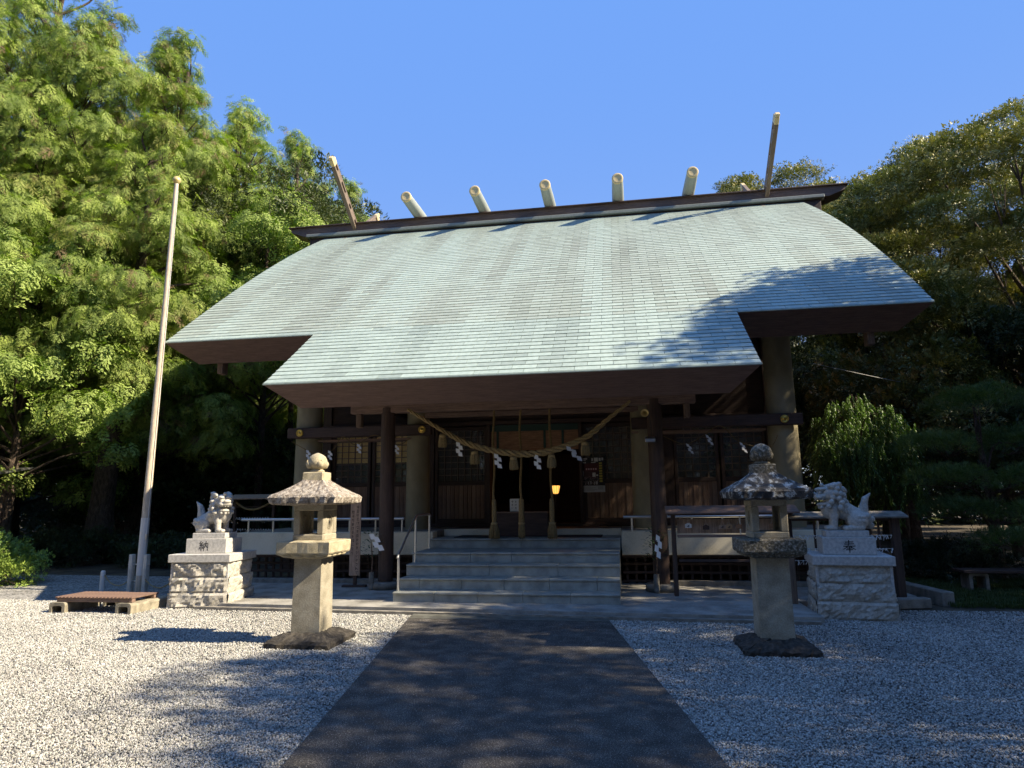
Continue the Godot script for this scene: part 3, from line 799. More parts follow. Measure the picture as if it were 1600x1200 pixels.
func lion_field(turned):
	var g = Field.new(Vector3(-0.42, -0.03, -0.26), Vector3(0.46, 0.76, 0.3), 0.009)
	var V = func(x, y, z): return Vector3(x, y, z)
	# trunk: deep chest, narrow loin, haunches on the plinth
	g.cap(Vector3(0.13, 0.31, 0), Vector3(-0.02, 0.26, 0), 0.135, 0.115, 0.03)
	g.cap(Vector3(-0.02, 0.26, 0), Vector3(-0.2, 0.15, 0), 0.115, 0.12, 0.03)
	g.ell(Vector3(0.18, 0.29, 0), Vector3(0.115, 0.14, 0.125), 0.03)
	for s in [-1, 1]:
		g.ell(Vector3(-0.15, 0.13, 0.1 * s), Vector3(0.13, 0.13, 0.075), 0.02)           # thigh
		g.cap(Vector3(-0.2, 0.035, 0.13 * s), Vector3(0.0, 0.032, 0.145 * s), 0.035, 0.034, 0.015)   # hind foot
		for k in 3: g.ell(Vector3(0.02, 0.028, (0.12 + 0.025 * k) * s), Vector3(0.026, 0.026, 0.016), 0.004)
		g.cap(Vector3(0.13, 0.3, 0.095 * s), Vector3(0.14, 0.18, 0.1 * s), 0.066, 0.055, 0.02)       # foreleg
		g.cap(Vector3(0.14, 0.18, 0.1 * s), Vector3(0.15, 0.03, 0.1 * s), 0.05, 0.046, 0.015)
		g.ell(Vector3(0.19, 0.032, 0.1 * s), Vector3(0.062, 0.036, 0.055), 0.012)
		for k in 3: g.ell(Vector3(0.235, 0.03, (0.07 + 0.03 * k) * s), Vector3(0.025, 0.028, 0.017), 0.004)
		g.ell(Vector3(0.1, 0.2, 0.13 * s), Vector3(0.022, 0.03, 0.03), 0.006)             # tufts at the elbow
		for k in 5: g.cap(Vector3(0.06 - 0.03 * k, 0.39 - 0.03 * k, 0.1 * s), Vector3(0.03 - 0.045 * k, 0.25 - 0.02 * k, 0.128 * s), 0.02, 0.009, 0.006)   # mane locks on the flank
		for k in 4: g.ell(Vector3(-0.22 + 0.05 * (k % 2), 0.18 - 0.05 * (k / 2), 0.155 * s), Vector3(0.032, 0.032, 0.026), 0.004)
	# tail: a flame over curls
	g.cap(Vector3(-0.25, 0.17, 0), Vector3(-0.25, 0.3, 0), 0.07, 0.058, 0.02)
	g.cap(Vector3(-0.25, 0.3, 0), Vector3(-0.28, 0.42, 0), 0.055, 0.042, 0.02)
	g.cap(Vector3(-0.28, 0.42, 0), Vector3(-0.35, 0.5, 0), 0.04, 0.01, 0.015)
	for s in [-1, 0, 1]: g.cap(Vector3(-0.2, 0.2, 0.05 * s), Vector3(-0.25, 0.4, 0.045 * s), 0.018, 0.012, 0.006)
	for k in 7: g.ell(Vector3(-0.3 - 0.03 * sin(k * 1.9), 0.06 + 0.045 * (k / 2), -0.09 + 0.03 * k), Vector3(0.05, 0.045, 0.042), 0.004)
	# head, turned towards the court
	var hd = Basis(Vector3.UP, -turned) * Basis(Vector3(0, 0, 1), -0.06)
	var c = Vector3(0.15, 0.5, 0.03)
	var S = 1.3
	var P = func(x, y, z): return c + hd * (Vector3(x, y, z) * S)
	g.cap(Vector3(0.1, 0.38, 0), c, 0.115, 0.11, 0.03)
	g.ell(c, Vector3(0.14, 0.115, 0.14), 0.02, hd)
	g.ell(P.call(0.1, -0.02, 0), Vector3(0.11, 0.055, 0.108), 0.015, hd)                  # upper jaw
	g.ell(P.call(0.085, -0.105, 0), Vector3(0.1, 0.034, 0.09), 0.01, hd)                 # lower jaw
	g.ell(P.call(0.155, -0.065, 0), Vector3(0.08, 0.026, 0.085), 0.0, hd, true)             # open mouth
	g.ell(P.call(0.175, 0.012, 0), Vector3(0.034, 0.032, 0.06), 0.008, hd)                # nose
	for s in [-1, 1]:
		g.ell(P.call(0.1, 0.055, 0.052 * s), Vector3(0.065, 0.03, 0.05), 0.008, hd)        # brow
		g.ell(P.call(0.115, 0.022, 0.055 * s), Vector3(0.026, 0.026, 0.03), 0.003, hd)      # eye
		g.ell(P.call(0.13, -0.03, 0.055 * s), Vector3(0.052, 0.03, 0.04), 0.006, hd)       # lip
		for k in 4: g.ell(P.call(0.165 - 0.02 * k, -0.055, (0.016 + 0.02 * k) * s), Vector3(0.009, 0.014, 0.009), 0.002, hd)   # teeth
		g.cap(P.call(-0.01, 0.075, 0.085 * s), P.call(-0.085, 0.105, 0.115 * s), 0.042, 0.014, 0.01)            # ear
		g.cap(P.call(0.03, 0.08, 0.09 * s), P.call(-0.05, 0.1, 0.1 * s), 0.026, 0.02, 0.01)
		for k in 5: g.ell(P.call(0.06 - 0.028 * k, -0.13 + 0.045 * k, (0.105 + 0.012 * (k % 2)) * s), Vector3.ONE * 0.038, 0.003)   # curls round the cheeks
		for k in 6: g.ell(P.call(-0.05 - 0.02 * (k % 2), -0.15 + 0.048 * k, (0.12 - 0.006 * k) * s), Vector3.ONE * 0.042, 0.003)
		for k in 4: g.ell(P.call(-0.105, -0.14 + 0.06 * k, 0.06 * s), Vector3.ONE * 0.045, 0.003)
		g.ell(P.call(0.12, -0.135, 0.045 * s), Vector3.ONE * 0.024, 0.003)
	g.ell(P.call(0.08, 0.098, 0), Vector3(0.03, 0.03, 0.03), 0.01, hd)
	for k in 4: g.ell(P.call(-0.12 - 0.012 * (k % 2), -0.16 + 0.06 * k, 0), Vector3.ONE * 0.046, 0.003)
	g.ell(P.call(0.13, -0.135, 0), Vector3(0.026, 0.03, 0.026), 0.004)
	return g

func square_rings(b, rows, per_side, jitter, sd):        # rows: [half width, y, half depth]; a square turned round its axis with worn, uneven faces
	var nz = FastNoiseLite.new(); nz.seed = sd; nz.frequency = 3.0; nz.fractal_octaves = 3
	var rr = []
	for r in rows:
		var row = []
		for s in 4:
			for k in per_side:
				var f = -1.0 + 2.0 * k / per_side
				var p = [Vector2(1, -f), Vector2(-f, -1), Vector2(-1, f), Vector2(f, 1)][s]
				var q = Vector3(p.x * r[0], r[1], p.y * (r[2] if r.size() > 2 else r[0]))
				var w = jitter * (r[3] if r.size() > 3 else 1.0)
				q += Vector3(nz.get_noise_3dv(q * 3.0), nz.get_noise_3dv(q * 3.0 + Vector3(7, 0, 0)) * 0.5, nz.get_noise_3dv(q * 3.0 + Vector3(0, 9, 0))) * w
				row.append(q)
		rr.append(row)
	var m = per_side * 4
	for i in rows.size() - 1:
		for j in m:
			var e = (j + 1) % m
			var out = (rr[i][j] + rr[i + 1][e]); out.y = 0.0
			var dy = rows[i + 1][1] - rows[i][1]
			if absf(dy) < 0.02: out = Vector3(0, 1 if rows[i + 1][0] < rows[i][0] else -1, 0)
			b.quad_out(rr[i][j], rr[i][e], rr[i + 1][e], rr[i + 1][j], out)
	for end in [0, rows.size() - 1]:
		var mid = Vector3(0, rows[end][1], 0)
		for j in m: b.tri_out(mid, rr[end][j], rr[end][(j + 1) % m], Vector3(0, -1 if end == 0 else 1, 0))

func rock_mesh(w, hh, dp, amp, sd):                      # a quarry-faced block: flat joints, bulging faces
	var b = MB.new()
	var nz = FastNoiseLite.new(); nz.seed = sd; nz.frequency = 2.2; nz.fractal_octaves = 4
	var face = func(o, ux, uy, nn, na, nb):
		var g = []
		for i in nb + 1:
			var row = []
			for j in na + 1:
				var fx = float(j) / na; var fy = float(i) / nb
				var p = o + ux * fx + uy * fy
				var edge = clampf(minf(minf(fx, 1.0 - fx) * ux.length(), minf(fy, 1.0 - fy) * uy.length() * 1.6) / 0.03, 0.0, 1.0)
				var w0 = p + Vector3(sd, sd * 0.7, 0)
				var k = 0.25 + 0.9 * nz.get_noise_3dv(w0 * 1.7) + 0.7 * absf(nz.get_noise_3dv(w0 * 3.6)) + 0.22 * nz.get_noise_3dv(p * 10.0)
				row.append(p + nn * (amp * (0.25 + k) * (0.55 + 0.45 * edge) - amp * 0.2))
			g.append(row)
		for i in nb:
			for j in na: b.quad_out(g[i][j], g[i][j + 1], g[i + 1][j + 1], g[i + 1][j], nn)
	var x = w / 2; var z = dp / 2
	face.call(Vector3(-x, 0, z), Vector3(w, 0, 0), Vector3(0, hh, 0), Vector3(0, 0, 1), 22, 7)
	face.call(Vector3(x, 0, z), Vector3(0, 0, -dp), Vector3(0, hh, 0), Vector3(1, 0, 0), 22, 7)
	face.call(Vector3(-x, 0, -z), Vector3(0, 0, dp), Vector3(0, hh, 0), Vector3(-1, 0, 0), 22, 7)
	face.call(Vector3(x, 0, -z), Vector3(-w, 0, 0), Vector3(0, hh, 0), Vector3(0, 0, -1), 8, 3)
	b.quad_out(Vector3(-x, hh, -z), Vector3(x, hh, -z), Vector3(x, hh, z), Vector3(-x, hh, z), Vector3.UP)
	return b.mesh()

func ribbon(b, pts, w, s, o):                            # a brush stroke: a flat band 1.5 mm proud of the face
	for i in pts.size() - 1:
		var p = Vector2(pts[i][0], pts[i][1]); var q = Vector2(pts[i + 1][0], pts[i + 1][1])
		var d = (q - p).normalized(); var k = Vector2(-d.y, d.x) * w * (1.15 if i == 0 else 0.9)
		p -= d * w * 0.5; q += d * w * 0.5
		var f = func(v): return o + Vector3((v.x - 50) * s, (50 - v.y) * s, 0.0)
		b.quad_out(f.call(p + k), f.call(q + k * 0.8), f.call(q - k * 0.8), f.call(p - k), Vector3(0, 0, 1))

func pedestal(label, at_, turn, kanji, sd):
	var p = thing("stone_pedestal", label, "pedestal", at_, turn, "pedestals of the guardian statues")
	var y = 0.0
	for i in 3:
		part("rough_block", rock_mesh(0.96 - 0.035 * i, 0.2295, 0.91 - 0.035 * i, 0.06, sd + i), M.granite_rough, p, at(0, y, 0))
		y += 0.23
	for sx in [-1, 1]: part("corner_margin", boxm(0.035, 0.69, 0.035, 0.004), M.granite, p, at(sx * 0.447, 0.345, 0.424))
	block("cap_stone", M.granite, p, -0.5, 0.5, 0.692, 0.815, -0.48, 0.48, 0.008)
	var u = block("inscribed_block", M.granite, p, -0.33, 0.33, 0.817, 1.045, -0.28, 0.28, 0.006)
	block("plinth", M.granite, p, -0.27, 0.27, 1.047, 1.13, -0.21, 0.21, 0.005)
	var b = MB.new()
	for s in kanji: ribbon(b, s, 4.0, 0.0016, Vector3(-0.04 if sd < 500 else 0.0, 0.0, 0.2815))
	part("carved_character", b.mesh(), M.ink, u)
	return p

const NOU = [[[24, 4], [10, 24], [25, 27]], [[39, 15], [12, 46], [41, 42]], [[33, 34], [43, 50]], [[26, 46], [26, 98]], [[14, 60], [5, 82]], [[38, 58], [45, 76]], [[54, 28], [54, 98]], [[54, 29], [95, 26], [95, 92], [86, 87]], [[75, 4], [73, 40], [59, 68]], [[73, 42], [89, 66]]]
const HOU = [[[20, 17], [80, 15]], [[15, 33], [85, 31]], [[5, 51], [95, 49]], [[48, 2], [46, 34], [32, 56], [5, 76]], [[57, 50], [72, 64], [96, 78]], [[32, 66], [68, 65]], [[24, 80], [76, 79]], [[50, 57], [50, 102]]]

func build_statues():
	pedestal("rough granite pedestal in sunlight carved with one dark character", Vector3(-6.68, 0, -10.47), 0.1, NOU, 300)
	pedestal("rough granite pedestal in shade beside the fortune paper rack", Vector3(2.97, 0, -10.28), -0.13, HOU, 600)
	var g = lion_field(0.62)
	var g2 = lion_field(0.12)
	var a = single("guardian_lion_statue", "pale stone guardian lion-dog glowing in full sunlight", "statue", g.mesh(false), M.statue_stone, Vector3(-6.71, 1.13, -10.47), -0.06, "guardian lion-dog statues")
	var b = single("guardian_lion_statue", "pale stone guardian lion-dog standing in blue shade", "statue", g2.mesh(true), M.statue_stone, Vector3(2.99, 1.13, -10.3), -0.16, "guardian lion-dog statues")

# ---------------------------------------------------------------- stone lanterns
func holed_panel(w, hh, r, th):
	var b = MB.new()
	var n = 28
	for k in n:
		var a0 = TAU * k / n; var a1 = TAU * (k + 1) / n
		var pt = func(a, big):
			var d = Vector2(cos(a), sin(a))
			if not big: return d * r
			var t = minf(w / 2 / maxf(absf(d.x), 1e-5), hh / 2 / maxf(absf(d.y), 1e-5))
			return d * t
		var i0 = pt.call(a0, false); var i1 = pt.call(a1, false); var o0 = pt.call(a0, true); var o1 = pt.call(a1, true)
		for z in [th / 2, -th / 2]:
			b.quad_out(Vector3(i0.x, i0.y, z), Vector3(o0.x, o0.y, z), Vector3(o1.x, o1.y, z), Vector3(i1.x, i1.y, z), Vector3(0, 0, z))
		b.quad_out(Vector3(i0.x, i0.y, th / 2), Vector3(i1.x, i1.y, th / 2), Vector3(i1.x, i1.y, -th / 2), Vector3(i0.x, i0.y, -th / 2), Vector3(-i0.x, -i0.y, 0))
	return b.mesh()

func lantern(label, at_, turn, k, sd):
	var o = thing("stone_lantern", label, "stone lantern", at_, turn, "stone lanterns flanking the path")
	var b = MB.new()
	square_rings(b, [[0.37, -0.01], [0.38, 0.045], [0.35, 0.075], [0.23, 0.125], [0.17, 0.14]], 10, 0.05, sd)
	part("base_slab", b.mesh(), M.base_slab, o)
	b = MB.new()
	square_rings(b, [[0.172, 0.12], [0.173, 0.14], [0.169, 0.5], [0.166, 0.9], [0.165, 0.96]], 5, 0.0015, sd + 1)
	part("shaft", b.mesh(), M[k.shaft], o)
	b = MB.new()
	square_rings(b, [[0.18, 0.955], [0.245, 0.975], [0.307, 1.01], [0.317, 1.03], [0.32, 1.145], [0.312, 1.155], [0.18, 1.165]], 10, 0.014, sd + 2)
	var pl = part("platform", b.mesh(), M[k.platform], o)
	for s in 4:                                # lotus petals carved under the platform
		for j in 4:
			b = MB.new()
			b.lathe(Vector3.ZERO, [[0.0, -0.03], [0.05, -0.022], [0.072, 0.0], [0.05, 0.02], [0.0, 0.026]], 10)
			var bs = Basis(Vector3.UP, s * PI / 2)
			part("petal", b.mesh(), M[k.platform], pl, Transform3D(bs * Basis.from_scale(Vector3(1, 0.7, 0.42)), bs * Vector3(-0.206 + 0.137 * j, 0.995, 0.27)))
	# fire box: sill, four corner posts, head, crescent panels left and right
	var fb = part("fire_box", boxm(0.38, 0.075, 0.38, 0.012), M[k.box], o, at(0, 1.195, 0))
	for sx in [-1, 1]:
		for sz in [-1, 1]: part("corner_post", boxm(0.078, 0.27, 0.078, 0.008), M[k.box], fb, at(sx * 0.147, 0.172, sz * 0.147))
		part("side_panel", holed_panel(0.214, 0.27, 0.088, 0.05), M[k.box], fb, Transform3D(Basis(Vector3.UP, PI / 2), Vector3(sx * 0.15, 0.172, 0)))
		b = MB.new()
		b.lathe(Vector3.ZERO, [[0.0, -0.02], [0.082, -0.02], [0.082, 0.02], [0.0, 0.02]], 24, 0.0, Basis(Vector3(0, 0, 1), PI / 2))
		part("crescent_disc", b.mesh(), M[k.box], fb, at(sx * 0.146, 0.172, -0.03))
	part("head_stone", boxm(0.38, 0.07, 0.38, 0.01), M[k.box], fb, at(0, 0.342, 0))
	# roof with a thick worn edge
	b = MB.new()
	square_rings(b, [[0.18, 1.565], [0.375, 1.578], [0.402, 1.592], [0.412, 1.655], [0.39, 1.685], [0.3, 1.735], [0.21, 1.79], [0.135, 1.85], [0.12, 1.862]], 14, 0.022, sd + 3)
	part("roof_stone", b.mesh(), M[k.cap], o)
	b = MB.new()
	square_rings(b, [[0.118, 1.845], [0.122, 1.86], [0.12, 1.945], [0.11, 1.955]], 4, 0.012, sd + 4)
	part("neck_block", b.mesh(), M[k.top], o)
	b = MB.new()
	b.lathe(Vector3.ZERO, [[0.0, 1.95], [0.095, 1.95], [0.085, 1.975], [0.062, 1.99], [0.07, 2.0], [0.1, 2.02], [0.115, 2.06], [0.114, 2.1], [0.096, 2.14], [0.06, 2.166], [0.026, 2.182], [0.0, 2.192]], 22)
	var jw = part("jewel", b.mesh(), M[k.top], o)
	for j in 4:
		b = MB.new()
		b.lathe(Vector3.ZERO, [[0.0, -0.07], [0.045, -0.03], [0.04, 0.02], [0.0, 0.06]], 8)
		part("jewel_petal", b.mesh(), M[k.top], jw, Transform3D(Basis(Vector3.UP, j * PI / 2 + 0.78) * Basis(Vector3(0, 0, 1), -0.5), Basis(Vector3.UP, j * PI / 2 + 0.78) * Vector3(0.098, 2.05, 0)))
	return o

func build_lanterns():
	lantern("tan stone lantern with clean pale cap standing in sun beside the path", Vector3(-3.67, 0, -7.78), 0.0, {"shaft": "tan_stone", "platform": "tan_stone_pale", "box": "tan_stone", "cap": "cap_stone", "top": "tan_stone_pale"}, 1001)
	lantern("shaded stone lantern with black and white lichen on its cap", Vector3(1.5, 0, -7.95), 0.02, {"shaft": "tan_stone", "platform": "mottled_stone", "box": "tan_stone", "cap": "lichen_stone", "top": "mottled_stone"}, 1101)

# ---------------------------------------------------------------- ropes, papers and things on the porch
func curve(pts, n):                                     # Catmull-Rom through the points
	var out = []
	for i in pts.size() - 1:
		var p0 = pts[maxi(i - 1, 0)]; var p1 = pts[i]; var p2 = pts[i + 1]; var p3 = pts[mini(i + 2, pts.size() - 1)]
		for k in n: out.append(p1.cubic_interpolate(p2, p0, p3, float(k) / n))
	out.append(pts[-1])
	return out

func twisted(pts, radius, strands, pitch, sides = 7):    # a laid rope: strands wound round the curve; radius is a number or one per point
	var out = []
	var run = 0.0
	var frames = []
	var side = Vector3(0.1, 0.3, 0.95)
	for i in pts.size():
		var t = (pts[mini(i + 1, pts.size() - 1)] - pts[maxi(i - 1, 0)]).normalized()
		side = (side - t * side.dot(t)).normalized()
		if i > 0: run += pts[i].distance_to(pts[i - 1])
		frames.append([side, t.cross(side), run])
	for s in strands:
		var q = []; var rr = []
		for i in pts.size():
			var r = radius if radius is float else radius[i]
			var a = TAU * s / strands + frames[i][2] / pitch * TAU
			q.append(pts[i] + (frames[i][0] * cos(a) + frames[i][1] * sin(a)) * r * 0.56)
			rr.append(r * 0.47)
		out.append(tubem(q, rr, sides))
	return out

func shide(len, w, swing = 0.0):                         # a zigzag paper streamer hanging from the origin
	var b = MB.new()
	var n = 4
	for i in n:
		var x0 = (0.0 if i % 2 == 0 else 0.5) * w + swing * i * 0.02; var y0 = -len * i / n * 0.92
		var y1 = y0 - len / n * 1.25
		var z = 0.004 * i + swing * 0.02 * i
		var a = Vector3(x0 - w * 0.5, y0, z); var c = Vector3(x0 + w * 0.3, y0 - 0.02, z + 0.006)
		b.quad(Vector3(a.x + w * 0.12, y1, z + 0.012), Vector3(c.x + w * 0.2, y1 - 0.015, z + 0.016), c, a)
		b.quad_out(Vector3(a.x + w * 0.12, y1, z + 0.011), Vector3(c.x + w * 0.2, y1 - 0.015, z + 0.015), c + Vector3(0, 0, -0.001), a + Vector3(0, 0, -0.001), Vector3(0, 0, -1))
	return b.mesh()

func broom(len, r0, r1, n, sd):                          # a bundle of straw or hemp hanging down from the origin
	var b = MB.new()
	var q = RandomNumberGenerator.new(); q.seed = sd
	for i in n:
		var a = q.randf() * TAU; var k = sqrt(q.randf())
		var p0 = Vector3(cos(a), 0, sin(a)) * r0 * k; var p1 = Vector3(cos(a), 0, sin(a)) * r1 * k * q.randf_range(0.9, 1.1)
		var l = len * q.randf_range(0.88, 1.03)
		var mid = (p0 + p1) * 0.5 + Vector3(cos(a), 0, sin(a)) * (r1 - r0) * 0.28 + Vector3(0, -l * 0.5, 0)
		b.tube([p0, mid, p1 + Vector3(0, -l, 0)], [0.006, 0.0065, 0.003], 4, false)
	return b.mesh()

func build_porch_things():
	# great twisted rope across the porch
	var rp = thing("sacred_rope", "thick twisted straw rope sagging across the porch with tassels and papers", "rope", Vector3(XC, 2.4, -11.7))
	var key = [[-1.96, 0.83], [-1.32, 0.44], [-0.86, 0.19], [-0.29, 0.03], [0.28, -0.02], [0.72, 0.05], [1.22, 0.24], [1.61, 0.54], [2.0, 0.84]]
	var pts = []
	for k in key: pts.append(Vector3(k[0], k[1], 0))
	pts = curve(pts, 26)
	var rad = []
	for i in pts.size(): rad.append(lerpf(0.026, 0.062, sin(PI * clampf(float(i) / pts.size(), 0.03, 0.97))))
	for m in twisted(pts, rad, 3, 0.42): part("rope_strand", m, M.straw, rp)
	for k in [[-1.3, 0.44], [-0.72, 0.13], [-0.03, 0.02], [0.63, 0.04], [1.21, 0.24]]:
		var t = part("straw_tassel", broom(0.21, 0.05, 0.078, 130, int(k[0] * 100) + 900), M.straw, rp, at(k[0], k[1] - 0.1, 0.02))
		part("binding", lathem([[0.0, -0.045], [0.06, -0.045], [0.062, 0.0], [0.045, 0.02], [0.0, 0.03]], 14), M.straw, t)
		part("cord", tubem([Vector3(0, 0.02, 0), Vector3(0, 0.09, -0.01)], 0.008, 6), M.thin_rope, t)
	for k in [[-1.01, 0.24, 0.0], [-0.33, 0.02, 0.3], [0.37, -0.01, 0.0], [0.93, 0.12, 1.6]]:
		part("paper_streamer", shide(0.25, 0.095, k[2]), M.paper, rp, Transform3D(Basis(Vector3.UP, k[2] * 0.4 - 0.2), Vector3(k[0], k[1] - 0.02, 0.03)))
	# three bell ropes
	var names = ["grey bell rope with a full tassel hanging by the closed door", "middle bell rope with a long bound sleeve before the offering box", "slim bell rope with a round tassel beside the glowing lamp"]
	for i in 3:
		var x = [-2.37, -1.87, -1.32][i]; var z = -12.3
		var o = thing("bell_rope", names[i], "bell rope", Vector3(x, 0.92, z), 0.0, "bell ropes in the entrance")
		var line = []
		for k in 60: line.append(Vector3(0.012 * sin(k * 0.2 + i), lerpf(2.5, 0.66, k / 59.0), 0.0))
		for m in twisted(line, 0.026, 3, 0.1, 6): part("rope_strand", m, M.hemp, o)
		part("sleeve", lathem([[0.0, 0.26], [0.042, 0.26], [0.045, 0.4], [0.042, 0.66], [0.03, 0.7], [0.0, 0.7]] if i != 1 else [[0.0, 0.24], [0.055, 0.24], [0.052, 0.4], [0.048, 0.68], [0.03, 0.7], [0.0, 0.7]], 16), M.hemp, o)
		part("collar", lathem([[0.04, 0.24], [0.062, 0.25], [0.062, 0.275], [0.04, 0.285]], 16), M.straw, o)
		part("tassel", broom(0.27 if i != 1 else 0.26, 0.045, [0.1, 0.062, 0.085][i], 240, 70 + i), M.hemp, o, at(0, 0.27, 0))
		part("bell", lathem([[0.0, 2.46], [0.05, 2.47], [0.085, 2.5], [0.095, 2.55], [0.08, 2.6], [0.04, 2.64], [0.0, 2.65]], 18), M.gold_paint, o)
	# thin ropes with paper streamers between the columns
	var lines = [[[-6.9, 2.86], [-6.32, 2.58], [-5.97, 2.67], [-5.77, 2.94], [-5.48, 2.76], [-5.07, 2.95], [-4.59, 2.74], [-4.32, 2.86]], [[0.71, 2.79], [1.14, 2.61], [1.5, 2.77], [1.82, 2.94], [2.14, 2.63], [2.65, 2.5], [2.84, 2.73]]]
	var hangs = [[[-6.52, 2.68], [-6.04, 2.66], [-5.41, 2.78], [-4.6, 2.74]], [[1.19, 2.62], [1.56, 2.78], [2.17, 2.62]]]
	for s in 2:
		var o = thing("paper_garland", ["thin cord with white zigzag papers over the windows in daylight", "thin cord with white zigzag papers before the shaded windows"][s], "garland", Vector3(lines[s][0][0], 2.7, -13.36))
		var q = []
		for p in lines[s]: q.append(Vector3(p[0] - lines[s][0][0], p[1] - 2.7, 0))
		part("cord", tubem(curve(q, 6), 0.008, 5), M.thin_rope, o)
		for p in hangs[s]: part("paper_streamer", shide(0.19, 0.075, 0.4 * s), M.paper, o, Transform3D(Basis(Vector3.UP, 0.6 * s), Vector3(p[0] - lines[s][0][0], p[1] - 2.7, 0.01)))
	# offering box with a slatted top
	var bx = thing("offering_box", "dark wooden offering box behind the bell ropes", "offering box", Vector3(-1.98, 0.912, -13.25))
	for z in [-0.25, 0.25]: block("side_board", M.dark_wood_x, bx, -0.5, 0.5, 0.03, 0.44, z - 0.018, z + 0.018, 0.006)
	for x in [-0.49, 0.49]: block("end_board", M.dark_wood_z, bx, x - 0.018, x + 0.018, 0.03, 0.438, -0.23, 0.23, 0.006)
	block("bottom_board", M.dark_wood_x, bx, -0.53, 0.53, 0.0, 0.03, -0.29, 0.29, 0.006)
	block("rim", M.grey_wood_x, bx, -0.52, 0.52, 0.441, 0.465, 0.235, 0.28, 0.006)
	for k in 12: block("slat", M.dark_wood_z, bx, -0.46 + k * 0.08, -0.43 + k * 0.08, 0.43, 0.462, -0.23, 0.232, 0.006)
	var sg = thing("small_notice", "small white notice with dark marks standing on the offering box", "notice", Vector3(-2.12, 1.378, -13.1))
	part("card", boxm(0.19, 0.24, 0.008, 0.002), M.paper, sg, at(0, 0.12, 0))
	var im = MB.new()
	for i in 2:
		for j in 3:
			var o2 = Vector3(-0.045 + 0.065 * i, 0.185 - 0.06 * j, 0.0052)
			for s in GLYPHS[(i * 3 + j) % GLYPHS.size()]: ribbon(im, s, 6.0, 0.00042, o2)
	part("lettering", im.mesh(), M.ink, sg)
	# little paper lamp, lit, in the dark room
	var lp = thing("paper_lamp", "small glowing amber lamp in the dark doorway", "lamp", Vector3(-1.55, 1.72, -15.3))
	var shade_m = plain("lamp_shade", 0.9, 0.6, 0.2, 0.8)
	shade_m.emission_enabled = true; shade_m.emission = lin(1.0, 0.5, 0.1); shade_m.emission_energy_multiplier = 0.75
	part("lamp_shade", lathem([[0.0, 0.0], [0.05, 0.002], [0.068, 0.03], [0.098, 0.175], [0.092, 0.178], [0.06, 0.03], [0.0, 0.012]], 14), shade_m, lp)
	for k in 10:
		var a = TAU * k / 10
		part("lamp_rib", tubem([Vector3(cos(a) * 0.053, 0.0, sin(a) * 0.053), Vector3(cos(a) * 0.071, 0.03, sin(a) * 0.071), Vector3(cos(a) * 0.101, 0.18, sin(a) * 0.101)], 0.003, 5), M.lintel_board, lp)
	part("bracket", tubem([Vector3(0, 0.0, 0), Vector3(0, -0.1, 0), Vector3(0, -0.69, 0)], [0.014, 0.014, 0.02], 8), M.dark_wood_y, lp)
	var ol = OmniLight3D.new()
	ol.name = "lamp_light"; ol.light_color = Color(1.0, 0.62, 0.25); ol.light_energy = 0.03; ol.light_size = 0.08; ol.shadow_enabled = true; ol.omni_range = 10.0
	lp.add_child(ol); ol.position = Vector3(0, 0.24, 0)
	# poster on the right door
	var po = thing("poster", "dark red event poster with yellow strip pinned to the lattice door", "poster", Vector3(-0.69, 1.74, -14.845))
	var pm = StandardMaterial3D.new()
	pm.roughness = 0.5; pm.albedo_texture = poster_texture()
	var pb = MB.new()
	pb.box(Vector3(0, 0.37, -0.002), Vector3(0.5, 0.74, 0.003), 0.0)
	part("sheet", pb.mesh(), M.paper, po)
	pb = MB.new()
	pb.quad_uv(Vector3(-0.25, 0.0, 0.002), Vector3(0.25, 0.0, 0.002), Vector3(0.25, 0.74, 0.002), Vector3(-0.25, 0.74, 0.002))
	part("print", pb.mesh(), pm, po)
	# narrow sign board with two columns of brush writing, on a stand
	var sb = thing("wooden_sign", "tall narrow wooden board with two columns of brush writing", "sign", Vector3(-4.92, 0.08, -12.1), 0.05)
	block("board", M.sign_wood, sb, -0.1, 0.1, 0.2, 1.5, -0.012, 0.012, 0.004)
	block("stake", M.dark_wood_y, sb, -0.03, 0.03, 0.0, 1.3, -0.06, -0.014, 0.004)
	block("foot", M.dark_wood_x, sb, -0.22, 0.22, 0.0, 0.035, -0.07, 0.05, 0.004)
	for c in 2:
		var order = [[0, 1, 2, 3, 4, 5, 6, 7, 8, 9, 10, 11, 2, 12, 13, 14, 15], [16, 17, 18, 19, 20, 9, 21, 22, 23, 5, 24]][c]
		var lm = MB.new()
		for i in order.size():
			var o3 = Vector3(0.042 - 0.09 * c, 1.42 - 0.073 * i - (0.09 if c == 1 else 0.0), 0.0135)
			for s in GLYPHS[order[i] % GLYPHS.size()]: ribbon(lm, s, 5.5, 0.0006, o3)
		part("lettering", lm.mesh(), M.ink, sb)
	# evergreen branches with a folded paper, in stone cups at the posts
	for s in 2:
		var o = thing("offering_branch", ["leafy evergreen branch with white paper against the sunlit side post", "leafy evergreen branch with white paper against the shaded side post"][s], "branch", Vector3([-4.45, 0.43][s], 0.08, [-11.72, -11.66][s]))
		part("holder", lathem([[0.0, 0.0], [0.045, 0.0], [0.05, 0.05], [0.045, 0.3], [0.036, 0.3], [0.036, 0.25], [0.0, 0.25]], 14), M.kerb_concrete, o)
		part("stem", tubem([Vector3(0, 0.2, 0), Vector3(0.02, 0.5, 0.02), Vector3(-0.01, 0.9, 0.05)], [0.016, 0.012, 0.005], 7), M.twig, o)
		var lb = MB.new()
		lb.tinted = true
		var q = RandomNumberGenerator.new(); q.seed = 40 + s
